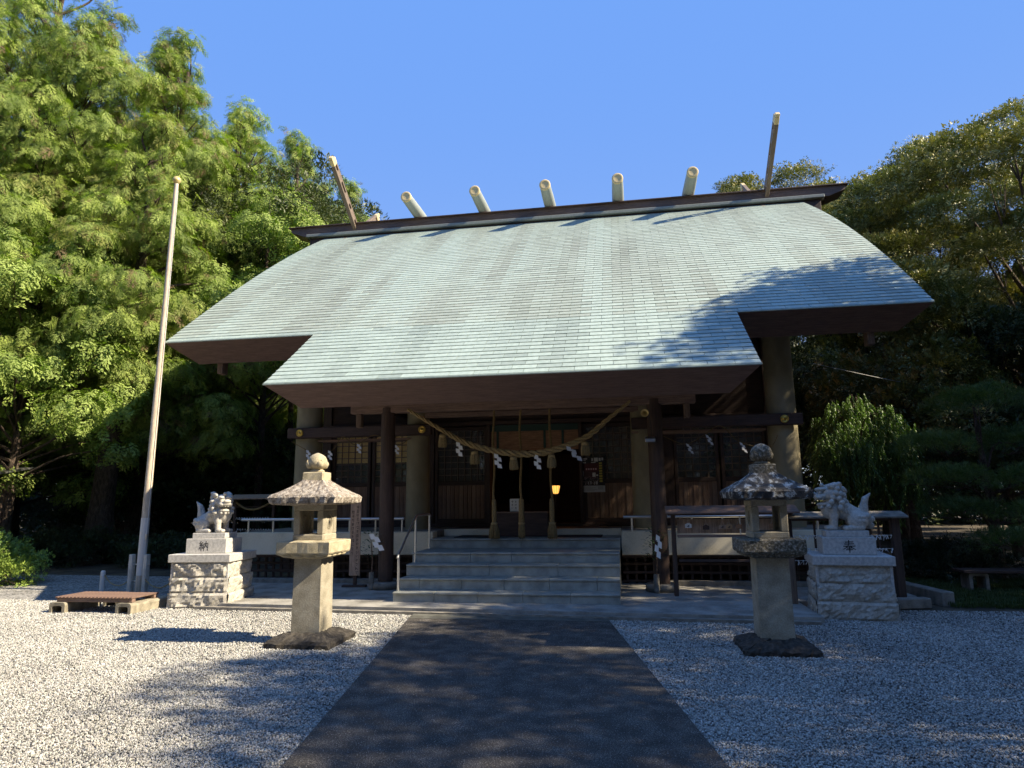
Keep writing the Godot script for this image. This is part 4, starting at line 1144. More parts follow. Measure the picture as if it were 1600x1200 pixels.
		for k in 110:
			var y = q.randf_range(0.48, 0.98); var a = q.randf() * TAU
			lb.col = Color(0.03, 0.065, 0.025) * q.randf_range(0.7, 1.4); lb.col.a = 1.0
			leaf_at(lb, Vector3(cos(a) * 0.02, y, sin(a) * 0.02) + Vector3(cos(a), 0.3, sin(a)) * q.randf_range(0.02, 0.17), Vector3(cos(a), q.randf_range(-0.3, 0.7), sin(a)), 0.085, 0.035)
		part("foliage", lb.mesh(), M.leaf_oak, o)
		part("paper_streamer", shide(0.33, 0.1, 0.7), M.paper, o, Transform3D(Basis(Vector3.UP, 0.2 - 0.9 * s) * Basis(Vector3(0, 0, 1), 0.3 - 0.5 * s), Vector3(0.06, 0.98 - 0.05 * s, 0.2)))
	# floodlight and bell hardware on the right porch post
	var fl = thing("floodlight", "small floodlight bracket wired to the shaded porch post", "floodlight", Vector3(0.53, 2.55, -11.77))
	part("bracket", boxm(0.06, 0.05, 0.1, 0.006), M.wire_black, fl, at(-0.04, 0, 0.06))
	part("lamp_head", boxm(0.17, 0.07, 0.1, 0.012), M.steel, fl, Transform3D(Basis(Vector3.RIGHT, 0.4), Vector3(-0.1, 0.02, 0.15)))
	part("wire", tubem(curve([Vector3(-0.08, 0.02, 0.1), Vector3(-0.07, 0.25, 0.05), Vector3(-0.1, 0.42, 0.06), Vector3(-0.12, 0.5, 0.05)], 6), 0.006, 5), M.wire_black, fl)
	part("horn", lathem([[0.0, 0.0], [0.03, 0.0], [0.035, 0.05], [0.07, 0.1], [0.065, 0.1], [0.0, 0.06]], 14), M.gold_paint, fl, Transform3D(Basis(Vector3.RIGHT, 1.9), Vector3(-0.17, 0.5, 0.06)))

# brush shapes for the sign: strokes in a 100 x 100 square
const GLYPHS = [
	[[[50, 5], [10, 45]], [[50, 5], [90, 45]], [[35, 45], [65, 45]], [[25, 62], [75, 62], [45, 98]]],
	[[[30, 5], [25, 95]], [[30, 10], [70, 8], [72, 92]], [[32, 50], [70, 48]], [[28, 92], [74, 90]]],
	[[[22, 20], [20, 60], [32, 75], [40, 62]], [[68, 22], [80, 42], [82, 60]]],
	[[[35, 10], [42, 45]], [[75, 30], [35, 52], [28, 75], [50, 90], [80, 88]]],
	[[[22, 10], [18, 60], [26, 92]], [[45, 32], [90, 28]], [[70, 8], [72, 60], [55, 95]]],
	[[[20, 22], [60, 18]], [[42, 5], [20, 60]], [[70, 20], [85, 32]], [[62, 40], [62, 80], [45, 92], [35, 80], [60, 75], [85, 92]]],
	[[[22, 25], [78, 18]], [[22, 45], [80, 38]], [[40, 5], [68, 62]], [[68, 62], [35, 70], [40, 92], [72, 92]]],
	[[[20, 18], [80, 16]], [[50, 18], [50, 90]], [[30, 40], [18, 72]], [[70, 40], [82, 72]], [[12, 92], [90, 90]]],
	[[[45, 5], [25, 70], [75, 95]], [[65, 30], [50, 80], [20, 95]], [[10, 45], [92, 40]]],
	[[[55, 15], [40, 80], [20, 60], [30, 30], [65, 18], [88, 50], [60, 92]]],
	[[[20, 22], [80, 20]], [[25, 45], [76, 43]], [[50, 5], [50, 80], [30, 92], [25, 75], [50, 72], [82, 92]]],
	[[[15, 25], [40, 22], [22, 60], [35, 90], [65, 85], [75, 30], [92, 55]]],
	[[[12, 50], [60, 22], [88, 35], [70, 60], [50, 60]], [[55, 8], [65, 22]], [[30, 28], [55, 96]]],
	[[[20, 28], [78, 22]], [[45, 5], [70, 58], [35, 70], [40, 92], [72, 92]]],
	[[[28, 5], [28, 95]], [[10, 35], [40, 30], [10, 75]], [[40, 55], [62, 28], [66, 85], [92, 75]]],
	[[[15, 22], [88, 16], [45, 50], [42, 78], [75, 92]]],
	[[[20, 10], [45, 10], [45, 50], [20, 50], [20, 10]], [[20, 30], [45, 30]], [[32, 50], [32, 92]], [[60, 8], [90, 20], [60, 40], [92, 45]], [[75, 45], [75, 95], [60, 88]]],
	[[[25, 18], [60, 16], [30, 80], [18, 62], [85, 58]], [[72, 38], [60, 95]]],
	[[[20, 25], [75, 20]], [[45, 5], [28, 55], [70, 50], [72, 80], [35, 92]]],
	[[[50, 2], [50, 18]], [[15, 22], [85, 20], [80, 34]], [[45, 30], [25, 68], [78, 95]], [[68, 42], [45, 78], [15, 95]], [[10, 55], [92, 52]]],
	[[[25, 5], [20, 55], [28, 92]], [[48, 32], [88, 28]], [[72, 8], [72, 62], [58, 95]]],
	[[[20, 25], [70, 22]], [[45, 5], [25, 55], [55, 42], [52, 75]], [[80, 45], [35, 70], [45, 92], [85, 90]]],
	[[[12, 12], [55, 10]], [[20, 12], [15, 90]], [[35, 28], [35, 92]], [[62, 15], [95, 14]], [[65, 30], [92, 30], [92, 75], [65, 75], [65, 30]], [[70, 80], [58, 95]], [[85, 80], [97, 95]]],
	[[[40, 10], [62, 22]], [[50, 40], [45, 70], [62, 85], [45, 92]], [[22, 62], [12, 82]], [[78, 58], [90, 78]]],
	[[[30, 12], [28, 60], [36, 50]], [[68, 8], [70, 60], [50, 96]]],
]

func poster_texture():
	var im = Image.create(200, 296, false, Image.FORMAT_RGB8)
	im.fill(Color(0.1, 0.06, 0.06))
	var q = RandomNumberGenerator.new(); q.seed = 5
	im.fill_rect(Rect2i(0, 50, 150, 70), Color(0.34, 0.08, 0.08))
	im.fill_rect(Rect2i(20, 118, 120, 60), Color(0.26, 0.1, 0.1))
	for i in 5: im.fill_rect(Rect2i(40 + i * 20, 92, 12, 14), Color(0.85, 0.72, 0.72))
	for r in [[4, 4, 50, 12], [10, 20, 30, 8], [90, 6, 14, 24], [112, 2, 34, 34], [152, 4, 18, 26], [176, 2, 16, 24], [8, 38, 34, 10], [86, 38, 40, 8], [95, 130, 28, 36], [128, 146, 16, 12], [8, 112, 12, 54]]: im.fill_rect(Rect2i(r[0], r[1], r[2], r[3]), Color(0.86, 0.85, 0.83))
	for i in 8: im.fill_rect(Rect2i(154, 42 + i * 22, 26, 15), Color(0.8, 0.72, 0.25))
	for i in 260: im.fill_rect(Rect2i(q.randi_range(2, 148), q.randi_range(160, 236), q.randi_range(2, 9), q.randi_range(2, 6)), Color(0.5, 0.42, 0.4) * q.randf_range(0.4, 1.5))
	for i in 160: im.fill_rect(Rect2i(q.randi_range(0, 195), q.randi_range(0, 230), q.randi_range(1, 5), q.randi_range(1, 4)), Color(0.3, 0.25, 0.25) * q.randf_range(0.3, 2.0))
	var seg = {"1": [[5, 0, 4, 24]], "7": [[0, 0, 14, 4], [9, 4, 4, 20]], "8": [[0, 0, 14, 4], [0, 10, 14, 4], [0, 20, 14, 4], [0, 0, 4, 24], [10, 0, 4, 24]]}
	var x = 52
	for ch in ["1", "7", "", "1", "8"]:
		if ch:
			for r in seg[ch]: im.fill_rect(Rect2i(x + r[0], 206 + r[1], r[2], r[3]), Color(0.93, 0.92, 0.9))
		x += 18
	im.fill_rect(Rect2i(0, 240, 200, 56), Color(0.82, 0.82, 0.82))
	for i in 5: im.fill_rect(Rect2i(12, 250 + i * 8, 70 + (i * 37) % 60, 2), Color(0.45, 0.45, 0.45))
	for i in 3: im.fill_rect(Rect2i(140, 250 + i * 9, 44, 3), Color(0.4, 0.4, 0.4))
	return ImageTexture.create_from_image(im)

# ---------------------------------------------------------------- foliage
func leaf_at(b, p, dir, len, w):                        # a leaf of two triangles folded along its rib
	var d = dir.normalized()
	var s = d.cross(Vector3.UP)
	if s.length() < 0.05: s = Vector3.RIGHT
	s = s.normalized()
	var n = s.cross(d)
	var m = p + d * len * 0.45 - n * w * 0.22
	b.tri(p, m + s * w * 0.5 + n * w * 0.3, p + d * len)
	b.tri(p, p + d * len, m - s * w * 0.5 + n * w * 0.3)

func spray(kind, sd):                                   # a twig's worth of leaves, about one unit long, growing along +z
	var b = MB.new()
	b.tinted = true
	var q = RandomNumberGenerator.new(); q.seed = sd
	if kind == "cypress":                               # flat drooping fans of scale leaves
		for i in 12:
			var t = 0.04 + 0.92 * i / 12.0
			for s in [-1, 1]:
				var l = (0.46 - 0.3 * t) * q.randf_range(0.75, 1.25)
				var p = Vector3(q.randfn(0, 0.02), -0.3 * t * t + q.randfn(0, 0.03), t)
				var dr = Vector3(s * q.randf_range(0.6, 1.0), q.randf_range(-0.5, 0.15), q.randf_range(0.4, 0.9)).normalized()
				b.col = Color.WHITE * q.randf_range(0.7, 1.25); b.col.a = 1.0
				leaf_at(b, p, dr, l, 0.032)
				for k in 3:
					var f = 0.25 + 0.24 * k
					leaf_at(b, p + dr * l * f, Vector3(dr.x * 0.5 + s * 0.2 * (k - 1), q.randf_range(-0.8, 0.1), q.randf_range(0.6, 1.2)), l * q.randf_range(0.35, 0.55), 0.028)
	elif kind == "broadleaf":
		for i in 22:
			var t = i / 22.0
			var s = -1 if i % 2 else 1
			b.col = Color.WHITE * q.randf_range(0.75, 1.2); b.col.a = 1.0
			leaf_at(b, Vector3(s * 0.03 + q.randf_range(-0.16, 0.16), -0.16 * t * t + q.randf_range(-0.09, 0.09), t), Vector3(s * q.randf_range(0.4, 1.0), q.randf_range(-0.6, 0.15), q.randf_range(0.2, 1.0)), q.randf_range(0.2, 0.32), 0.125)
	elif kind == "oak":                                 # rosettes of small glossy leaves
		for i in 30:
			var a = q.randf() * TAU; var r = sqrt(q.randf()) * 0.45
			var p = Vector3(cos(a) * r, sin(a) * r, q.randf_range(0.1, 0.8) - r * 0.6)
			b.col = Color.WHITE * q.randf_range(0.7, 1.25); b.col.a = 1.0
			leaf_at(b, p, Vector3(cos(a), sin(a), q.randf_range(0.2, 1.3)), q.randf_range(0.18, 0.28), 0.1)
	elif kind == "pine":                                # upright tufts of needles
		for i in 34:
			var a = q.randf() * TAU; var r = sqrt(q.randf()) * 0.5
			b.col = Color.WHITE * q.randf_range(0.7, 1.2); b.col.a = 1.0
			leaf_at(b, Vector3(cos(a) * r, sin(a) * r, q.randf_range(-0.1, 0.2)), Vector3(cos(a) * 0.7, sin(a) * 0.7, q.randf_range(0.4, 1.2)), q.randf_range(0.3, 0.5), 0.035)
	else:                                               # willow: a hanging strand, downwards along -y
		for i in 44:
			var t = i / 44.0; var a = i * 2.4
			b.col = Color.WHITE * q.randf_range(0.7, 1.25); b.col.a = 1.0
			leaf_at(b, Vector3(0.05 * sin(t * 5.0), -t, 0.04 * cos(t * 4.0)), Vector3(cos(a) * 0.6, -1.0, sin(a) * 0.6), q.randf_range(0.1, 0.17), 0.046)
	return b.mesh()

func multi(called, mesh, mat, xfs, cols, parent):
	var mm = MultiMesh.new()
	mm.transform_format = MultiMesh.TRANSFORM_3D
	mm.use_colors = true
	mm.mesh = mesh
	mm.instance_count = xfs.size()
	for i in xfs.size():
		mm.set_instance_transform(i, xfs[i])
		mm.set_instance_color(i, cols[i])
	var o = MultiMeshInstance3D.new()
	o.name = called
	o.multimesh = mm
	o.material_override = mat
	o.set_meta("kind", "stuff")
	if parent: parent.add_child(o, true)
	return o

# clumps: [centre, radii]; each is filled with sprays, most of them near its skin, and reached by a limb
func tree(called, label, category, group, base, kind, o):
	var t = thing(called, label, category, base, 0.0, group)
	var q = RandomNumberGenerator.new(); q.seed = int(absf(base.x * 131.0 + base.z * 17.0)) + 3
	var clumps = o.clumps
	var hgt = o.get("trunk_h", o.h)
	var r0 = o.get("r", 0.25)
	if r0 > 0.0:
		var b = MB.new()
		var line = []; var rad = []
		var lean = Vector3(q.randfn(0, 0.03) * o.get("sway", 1.0), 1, q.randfn(0, 0.03) * o.get("sway", 1.0)) + o.get("lean", Vector3.ZERO)
		for k in 9:
			var f = k / 8.0
			line.append(lean * hgt * f + Vector3(sin(f * 5.0 + base.x), 0, cos(f * 4.0 + base.z)) * 0.12 * r0 / 0.25 * f + Vector3(0, -0.1 if k == 0 else 0.0, 0))
			rad.append(r0 * (1.25 if k == 0 else lerpf(1.0, 0.16, f)))
		b.tube(line, rad, 10)
		for c in clumps:
			if q.randf() < o.get("limb_share", 1.0):
				var y = clampf((c[0].y - c[1].y * 0.3) * o.get("limb_at", 0.75), 0.15, hgt * 0.96)
				var f = y / hgt
				var p = line[clampi(int(f * 8), 0, 7)].lerp(line[clampi(int(f * 8) + 1, 0, 8)], f * 8 - int(f * 8))
				var e = c[0]
				var lr = clampf(r0 * 0.36 * (1.0 - f * 0.65), 0.02, 0.16)
				var mid = p.lerp(e, 0.5) + Vector3(q.randfn(0, 0.15), q.randf_range(-0.1, 0.35) * o.get("arch", 1.0), q.randfn(0, 0.15))
				b.tube(curve([p, mid, e], 4), [lr, lr * 0.9, lr * 0.8, lr * 0.7, lr * 0.6, lr * 0.5, lr * 0.4, lr * 0.3, lr * 0.2], 6, false)
				for j in 4:
					var d = Vector3(q.randfn(), q.randfn() * 0.6, q.randfn()).normalized()
					b.tube([p.lerp(e, 0.72), e + d * c[1] * 0.85], [lr * 0.3, 0.008], 4, false)
		part("trunk", b.mesh(), M.bark, t)
	var xfs = []; var cols = []
	for c in clumps:
		var area = (c[1].x * c[1].y + c[1].y * c[1].z + c[1].x * c[1].z) * 4.2
		var n = int(area * o.density)
		var tint = q.randf_range(-0.5, 0.5)
		var fresh = q.randf() < o.get("fresh", 0.0)
		for i in n:
			var d = Vector3(q.randfn(), q.randfn(), q.randfn()).normalized()
			var rr = pow(q.randf(), 0.3)
			if q.randf() < o.get("ragged", 0.12): rr *= q.randf_range(1.0, 1.45)
			if d.y < -0.35 and q.randf() < o.get("bare_under", 0.6): d.y = -d.y
			var p = c[0] + d * c[1] * rr * q.randf_range(0.88, 1.1)
			var bs: Basis
			var sz = o.size * q.randf_range(0.65, 1.3)
			if kind == "willow":
				bs = Basis(Vector3.UP, q.randf() * TAU) * Basis.from_euler(Vector3(q.randfn(0, 0.22), 0, q.randfn(0, 0.22)))
				bs = bs.scaled(Vector3(sz, sz * q.randf_range(0.5, 1.7), sz))
			else:
				var g = (d + Vector3(0, o.get("lift", 0.0), 0) + Vector3(q.randfn(), q.randfn(), q.randfn()) * o.get("mess", 0.35)).normalized()
				if kind in ["cypress", "broadleaf"]:           # boughs show their flat upper side outwards and hang over
					var face = (d + Vector3(0, 0.45, 0) + Vector3(q.randfn(), q.randfn(), q.randfn()) * 0.42).normalized()
					var ax = Vector3(d.x, -0.75, d.z) + Vector3(q.randfn(), q.randfn() * 0.5, q.randfn()) * 0.55
					ax = (ax - face * ax.dot(face)).normalized()
					bs = Basis(face.cross(ax), face, ax)
				else:
					var sx = g.cross(Vector3.UP)
					if sx.length() < 0.05: sx = Vector3.RIGHT
					sx = sx.normalized()
					bs = Basis(g, q.randfn(0, 0.5)) * Basis(sx, sx.cross(g) * -1.0, g)
				bs = bs.scaled(Vector3.ONE * sz)
			xfs.append(Transform3D(bs, p))
			var k = clampf(0.5 + tint * 0.6 + q.randfn(0, 0.32), 0.0, 1.0)
			var cc = o.dark.lerp(o.light, k)
			if fresh and rr > 0.8 and q.randf() < 0.6: cc = cc.lerp(o.shoot, q.randf_range(0.4, 1.0))
			if q.randf() < o.get("dead", 0.0): cc = Color(0.26, 0.18, 0.09)
			cols.append(cc)
	var key = "spray " + kind
	if not cache.has(key): cache[key] = spray(kind, 77)
	multi("crown", cache[key], M["leaf_" + kind] if M.has("leaf_" + kind) else M.leaf_shrub, xfs, cols, t)
	return t

func cone_clumps(hgt, y0, rmax, q, step = 1.15):
	var out = []
	var y = y0
	while y < hgt - 0.4:
		var f = (y - y0) / (hgt - y0)
		var r = rmax * pow(1.0 - f, 0.62) * (0.75 + 0.25 * minf(1.0, f * 6.0))
		var n = maxi(3, int(round(r * 2.6)))
		var a0 = q.randf() * TAU
		for k in n:
			var a = a0 + TAU * k / n + q.randfn(0, 0.2)
			var rr = r * q.randf_range(0.45, 0.95)
			var w = clampf(r * q.randf_range(0.25, 0.42), 0.5, 1.15)
			out.append([Vector3(cos(a) * rr, y + q.randfn(0, 0.3) - rr * 0.1, sin(a) * rr), Vector3(w, w * q.randf_range(0.45, 0.65), w)])
		y += step * q.randf_range(0.8, 1.1) * (0.7 + 0.3 * (1.0 - f))
	out.append([Vector3(0, hgt - 0.6, 0), Vector3(0.55, 0.8, 0.55)])
	return out

func shifted(clumps, lean):                              # clumps that follow a leaning trunk
	for c in clumps: c[0].x += c[0].y * lean
	return clumps

func dome_clumps(hgt, y0, rad, n, w0, w1, q, flat = 0.55, o_flat = 1.0):     # clumps over a dome's skin, with some inside
	var out = []
	for k in n:
		var a = k * 2.39996 + q.randfn(0, 0.2)
		var f = (k + 0.5) / n
		var el = asin(clampf(f, 0, 1)) 
		var inner = 1.0 if q.randf() > 0.2 else 0.6
		var r = rad * pow(cos(el), o_flat) * inner
		var w = q.randf_range(w0, w1)
		out.append([Vector3(cos(a) * r, y0 + (hgt - y0 - w * flat) * sin(el) * inner, sin(a) * r), Vector3(w, w * flat * q.randf_range(0.85, 1.2), w)])
	return out

const G_CYP := [Color(0.17, 0.24, 0.05), Color(0.47, 0.56, 0.13)]
const G_BRD := [Color(0.18, 0.26, 0.05), Color(0.4, 0.5, 0.115)]
const G_OAK := [Color(0.04, 0.06, 0.018), Color(0.11, 0.13, 0.036)]

func build_trees():
	var q = RandomNumberGenerator.new(); q.seed = 12
	# tall cypresses along the left of the precinct
	var cyp = [
		[-18.4, -18.0, 21.5, 5.4, "towering cypress at the edge of the gravel court, its top out of view"],
		[-15.9, -20.6, 18.9, 4.6, "tall cypress with a pointed leader behind the flagpole"],
		[-15.3, -24.2, 18.2, 4.4, "cypress with a ragged top between two taller neighbours"],
		[-14.9, -28.2, 19.1, 4.6, "full cypress with layered boughs beyond the hall's left gable"],
		[-14.3, -33.0, 18.8, 4.4, "slender cypress close behind the left end of the ridge"],
		[-12.8, -38.5, 17.0, 4.0, "farthest cypress just showing past the left finial"],
		[-17.6, -22.6, 19.6, 4.4, "cypress wedged behind the tall one by the flagpole"],
		[-16.6, -26.2, 18.9, 4.4, "cypress half hidden between two ragged neighbours"],
		[-16.0, -30.6, 19.2, 4.4, "cypress standing back behind the layered one"],
		[-14.6, -35.8, 18.0, 4.0, "thin cypress second from the left finial"],
		[-21.5, -21.0, 20.0, 4.5, "broad cypress filling the gap behind the towering one"],
		[-20.5, -28.0, 19.0, 4.2, "dark cypress in the second row of the left wood"],
	]
	for c in cyp:
		tree("cypress_tree", c[4], "tree", "cypresses along the left of the hall", Vector3(c[0], 0, c[1]), "cypress", {"h": c[2], "trunk_h": c[2] - 1.4, "r": 0.34, "clumps": cone_clumps(c[2], 4.2, c[3], q), "sway": 0.25, "ragged": 0.3, "dead": 0.05, "density": 27.0, "size": 0.36, "lift": -0.4, "mess": 0.4, "dark": G_CYP[0], "light": G_CYP[1], "fresh": 0.25, "shoot": Color(0.3, 0.3, 0.08), "limb_at": 0.92, "arch": 0.2})
	tree("cypress_tree", "cypress on a thick bare leaning trunk beside the flagpole", "tree", "cypresses along the left of the hall", Vector3(-14.9, 0, -17.6), "cypress", {"h": 13.6, "trunk_h": 12.5, "r": 0.36, "lean": Vector3(0.07, 0, 0), "clumps": shifted(cone_clumps(13.6, 6.0, 3.0, q), 0.07), "sway": 0.25, "ragged": 0.3, "dead": 0.05, "density": 27.0, "size": 0.36, "mess": 0.4, "dark": G_CYP[0], "light": G_CYP[1], "fresh": 0.25, "shoot": Color(0.3, 0.3, 0.08), "limb_at": 0.92, "arch": 0.2})
	# leafy broadleaved trees in front of them
	var br = [
		[-16.4, -16.0, 9.6, 3.0, 3.0, "bright young maple leaning over the left edge of the court"],
		[-12.3, -21.6, 12.6, 5.6, 3.0, "fresh green broadleaved tree between flagpole and roof"],
		[-12.2, -27.5, 13.0, 4.6, 2.8, "broadleaved tree rising behind the left slope of the roof"],
		[-19.0, -18.2, 8.5, 2.0, 3.0, "low broadleaved tree under the towering cypress"],
	]
	for c in br:
		tree("broadleaf_tree", c[5], "tree", "broadleaved trees on the left", Vector3(c[0], 0, c[1]), "broadleaf", {"h": c[2], "r": 0.16, "clumps": dome_clumps(c[2], c[3], c[4], 52, 0.5, 1.05, q, 0.55), "density": 22.0, "size": 0.32, "lift": -0.15, "mess": 0.5, "dark": G_BRD[0], "light": G_BRD[1], "bare_under": 0.3})
	# understorey in the hall's shadow
	var un = [[-16.6, -22.5, 5.5], [-13.6, -23.0, 4.6], [-11.2, -28.0, 6.5], [-9.2, -33.0, 7.0], [-18.8, -25.5, 6.0], [-22.5, -24.5, 7.0], [-14.8, -31.0, 7.5], [-25.0, -19.0, 8.0], [-7.0, -36.0, 7.5]]
	var ul = ["dark evergreen bush tree behind the short white rope post", "small dark evergreen beside the votive stand", "dark evergreen close behind the hall's left rear corner", "dark evergreen far behind the hall's left wall", "dark evergreen behind the plank fence", "dark evergreen under the broad cypress", "tall dark evergreen between two far cypresses", "dark evergreen behind the small shed", "dark evergreen behind the rear of the hall"]
	for c in un:
		tree("understorey_tree", ul[un.find(c)], "tree", "evergreens in the hall's shadow", Vector3(c[0], 0, c[1]), "oak", {"h": c[2], "r": 0.12, "clumps": dome_clumps(c[2], 0.9, 2.3, 22, 0.8, 1.3, q, 0.6), "density": 8.0, "size": 0.5, "dark": G_OAK[0], "light": Color(0.07, 0.11, 0.03), "mess": 0.6})
	# straight dark trunks in the wood
	var tl = ["thick dark straight trunk behind the sunlit lion-dog", "brown trunk beyond the bright maple", "slim dark trunk leaning left behind the votive stand", "thinnest trunk close to the left column", "slim trunk rising behind the plank fence"]
	var tn = -1
	for c in [[-15.6, -22.0, 0.36, 0.0], [-26.0, -25.6, 0.4, 0.0], [-13.4, -26.6, 0.2, -0.03], [-12.0, -23.0, 0.15, 0.04], [-17.2, -24.0, 0.17, 0.02]]:
		tn += 1
		tree("bare_trunk", tl[tn], "tree", "trunks in the left wood", Vector3(c[0], 0, c[1]), "oak", {"h": 14.0, "trunk_h": 11.5, "r": c[2], "lean": Vector3(c[3], 0, 0), "clumps": dome_clumps(14.5, 10.0, 2.6, 9, 0.9, 1.3, q, 0.5), "density": 6.0, "size": 0.5, "dark": G_OAK[0], "light": G_OAK[1]})
	# the far wood that closes the view under the crowns
	var far = MB.new()
	var xfs = []; var cols = []
	for i in 5200:
		var a = q.randf()
		var p = Vector3(lerpf(-48, 30, a), 0, lerpf(-40, -52, q.randf())) 
		if p.x < -26: p.z = lerpf(-24, -44, q.randf())
		p.y = q.randf() * (9.0 + 2.0 * sin(p.x * 0.7))
		var g = Vector3(q.randfn(), q.randfn() + 0.2, q.randfn() + 0.6).normalized()
		xfs.append(Transform3D(Basis.looking_at(g).scaled(Vector3.ONE * q.randf_range(1.6, 2.6)), p))
		cols.append(G_OAK[0].lerp(G_OAK[1], q.randf()))
	if not cache.has("spray oak"): cache["spray oak"] = spray("oak", 77)
	var fw = multi("far_wood", cache["spray oak"], M.leaf_oak, xfs, cols, null)
	top(fw, "far_wood", "far dark green wood closing the view behind the precinct", "", Vector3.ZERO)
	# great evergreen oaks on the right
	var oak = [
		[13.4, -23.5, 13.3, 7.2, 46, "great evergreen oak spreading domed clumps above the right eave"],
		[7.4, -32.5, 16.6, 5.4, 34, "evergreen oak peeping over the right end of the ridge"],
		[9.6, -27.0, 13.6, 4.4, 26, "rounded evergreen oak filling the gap beside the ridge end"],
		[19.5, -30.0, 15.5, 6.5, 34, "tall evergreen oak behind the great one on the right"],
	]
	for c in oak:
		tree("oak_tree", c[5], "tree", "evergreen oaks on the right", Vector3(c[0], 0, c[1]), "oak", {"h": c[2], "trunk_h": c[2] * 0.72, "r": 0.42, "clumps": dome_clumps(c[2], 4.6, c[3], int(c[4] * 2.8), 0.75, 1.4, q, 0.45, 0.75), "limb_share": 0.4, "density": 28.0, "size": 0.34, "dark": Color(0.1, 0.125, 0.035), "light": Color(0.33, 0.33, 0.09), "fresh": 0.85, "shoot": Color(0.56, 0.48, 0.15), "limb_at": 0.55, "bare_under": 0.9, "mess": 0.45})
	# trees beyond the frame on the right, whose shade lies over the path, the right of the court and the roof corner
	var sh = [[12.9, -10.7, 12.3, 4.2, "evergreen oak outside the court shading the hall's right corner"], [12.8, -5.2, 12.4, 4.1, "evergreen oak outside the court shading the right lantern"], [12.6, 1.2, 12.2, 4.3, "evergreen oak outside the court shading the near path"], [13.5, 7.0, 13.5, 4.4, "evergreen oak outside the court beside the approach"]]
	for c in sh:
		tree("shade_tree", c[4], "tree", "oaks along the right of the court", Vector3(c[0], 0, c[1]), "oak", {"h": c[2], "trunk_h": c[2] * 0.75, "r": 0.35, "clumps": dome_clumps(c[2], 2.6, c[3], 60 if c[1] < -9 else 46, 1.0, 1.6, q, 0.6, 0.6 if c[1] < -9 else 0.9), "density": 6.3 if c[1] < -3 and c[1] > -9 else 8.5, "size": 0.5, "dark": G_OAK[0], "light": G_OAK[1], "fresh": 0.5, "shoot": Color(0.3, 0.23, 0.07), "limb_at": 0.55})
	# unseen trees behind the viewer, added to dim skylight and bounce green; panes mirror them
	for c in [[-21.0, -3.0, 13.0, 4.6], [-21.0, 5.0, 14.0, 4.8], [-14.5, 10.0, 15.0, 5.0], [-6.0, 13.5, 15.5, 5.2], [3.5, 13.5, 15.5, 5.2], [10.5, 13.0, 14.0, 4.6]]:
		tree("unseen_tree", {-21.0: "added unseen evergreen oak at the left edge of the court" + (" nearer the hall" if c[1] < 0 else " nearer the approach"), -14.5: "unseen evergreen oak at the court corner facing the sunlit statue", -6.0: "unseen evergreen oak left of the approach facing the hall", 3.5: "unseen evergreen oak right of the approach facing the hall", 10.5: "unseen evergreen oak at the court corner facing the shaded statue"}[c[0]], "tree", "unseen oaks facing the hall", Vector3(c[0], 0, c[1]), "oak", {"h": c[2], "trunk_h": c[2] * 0.75, "r": 0.35, "clumps": dome_clumps(c[2], 2.0, c[3], 40, 1.3, 2.0, q, 0.6), "density": 4.0, "size": 0.8, "dark": G_OAK[0], "light": Color(0.12, 0.15, 0.04), "limb_at": 0.55})
	tn = 5
	# middle ground on the right
	tree("photinia_tree", "rounded tree with bronze new leaves catching sun beyond the eave", "tree", "", Vector3(7.4, 0, -19.5), "oak", {"h": 6.2, "r": 0.14, "clumps": dome_clumps(6.2, 2.6, 1.7, 15, 0.7, 1.1, q, 0.65), "density": 14.0, "size": 0.34, "dark": Color(0.08, 0.11, 0.03), "light": Color(0.2, 0.22, 0.06), "fresh": 0.8, "shoot": Color(0.4, 0.28, 0.1)})
	tree("photinia_tree", "darker tree in the shade behind the weeping tree", "tree", "", Vector3(5.0, 0, -22.0), "oak", {"h": 6.6, "r": 0.14, "clumps": dome_clumps(6.6, 1.6, 2.2, 18, 0.8, 1.2, q, 0.65), "density": 10.0, "size": 0.4, "dark": G_OAK[0], "light": G_OAK[1]})
	for c in [[10.0, -20.0, 6.5, 2.6], [13.0, -18.0, 6.5, 2.6], [9.5, -26.0, 7.5, 3.0], [16.0, -22.0, 7.5, 3.0]]:
		tn += 1
		tree("hedge_tree", ["dark evergreen just behind the bronze-leaved tree", "dark evergreen behind the cloud-pruned pine", "dark evergreen behind the hall's right rear corner", "dark evergreen beyond the pale gravel lane"][tn - 6], "tree", "evergreens under the great oak", Vector3(c[0], 0, c[1]), "oak", {"h": c[2], "r": 0.14, "clumps": dome_clumps(c[2], 1.4, c[3], 22, 0.8, 1.3, q, 0.6), "density": 8.0, "size": 0.5, "dark": G_OAK[0], "light": Color(0.06, 0.09, 0.026)})
	var wc = []
	for k in 24:
		var a = k * 2.4 + q.randfn(0, 0.3); var r = 1.1 * sqrt((k + 0.5) / 24.0) * q.randf_range(0.75, 1.15)
		wc.append([Vector3(cos(a) * r, 3.75 - r * 0.8 + q.randfn(0, 0.22) - (1.0 if k % 3 == 0 else 0.0), sin(a) * r), Vector3(0.3, 0.22, 0.3) * q.randf_range(0.7, 1.3)])
	tree("weeping_tree", "weeping tree with hanging green strands beside the right column", "tree", "", Vector3(5.3, 0, -16.6), "willow", {"h": 3.9, "r": 0.09, "clumps": wc, "density": 38.0, "size": 0.6, "dark": Color(0.07, 0.12, 0.03), "light": Color(0.2, 0.3, 0.08), "arch": 2.0})
	var pc = []
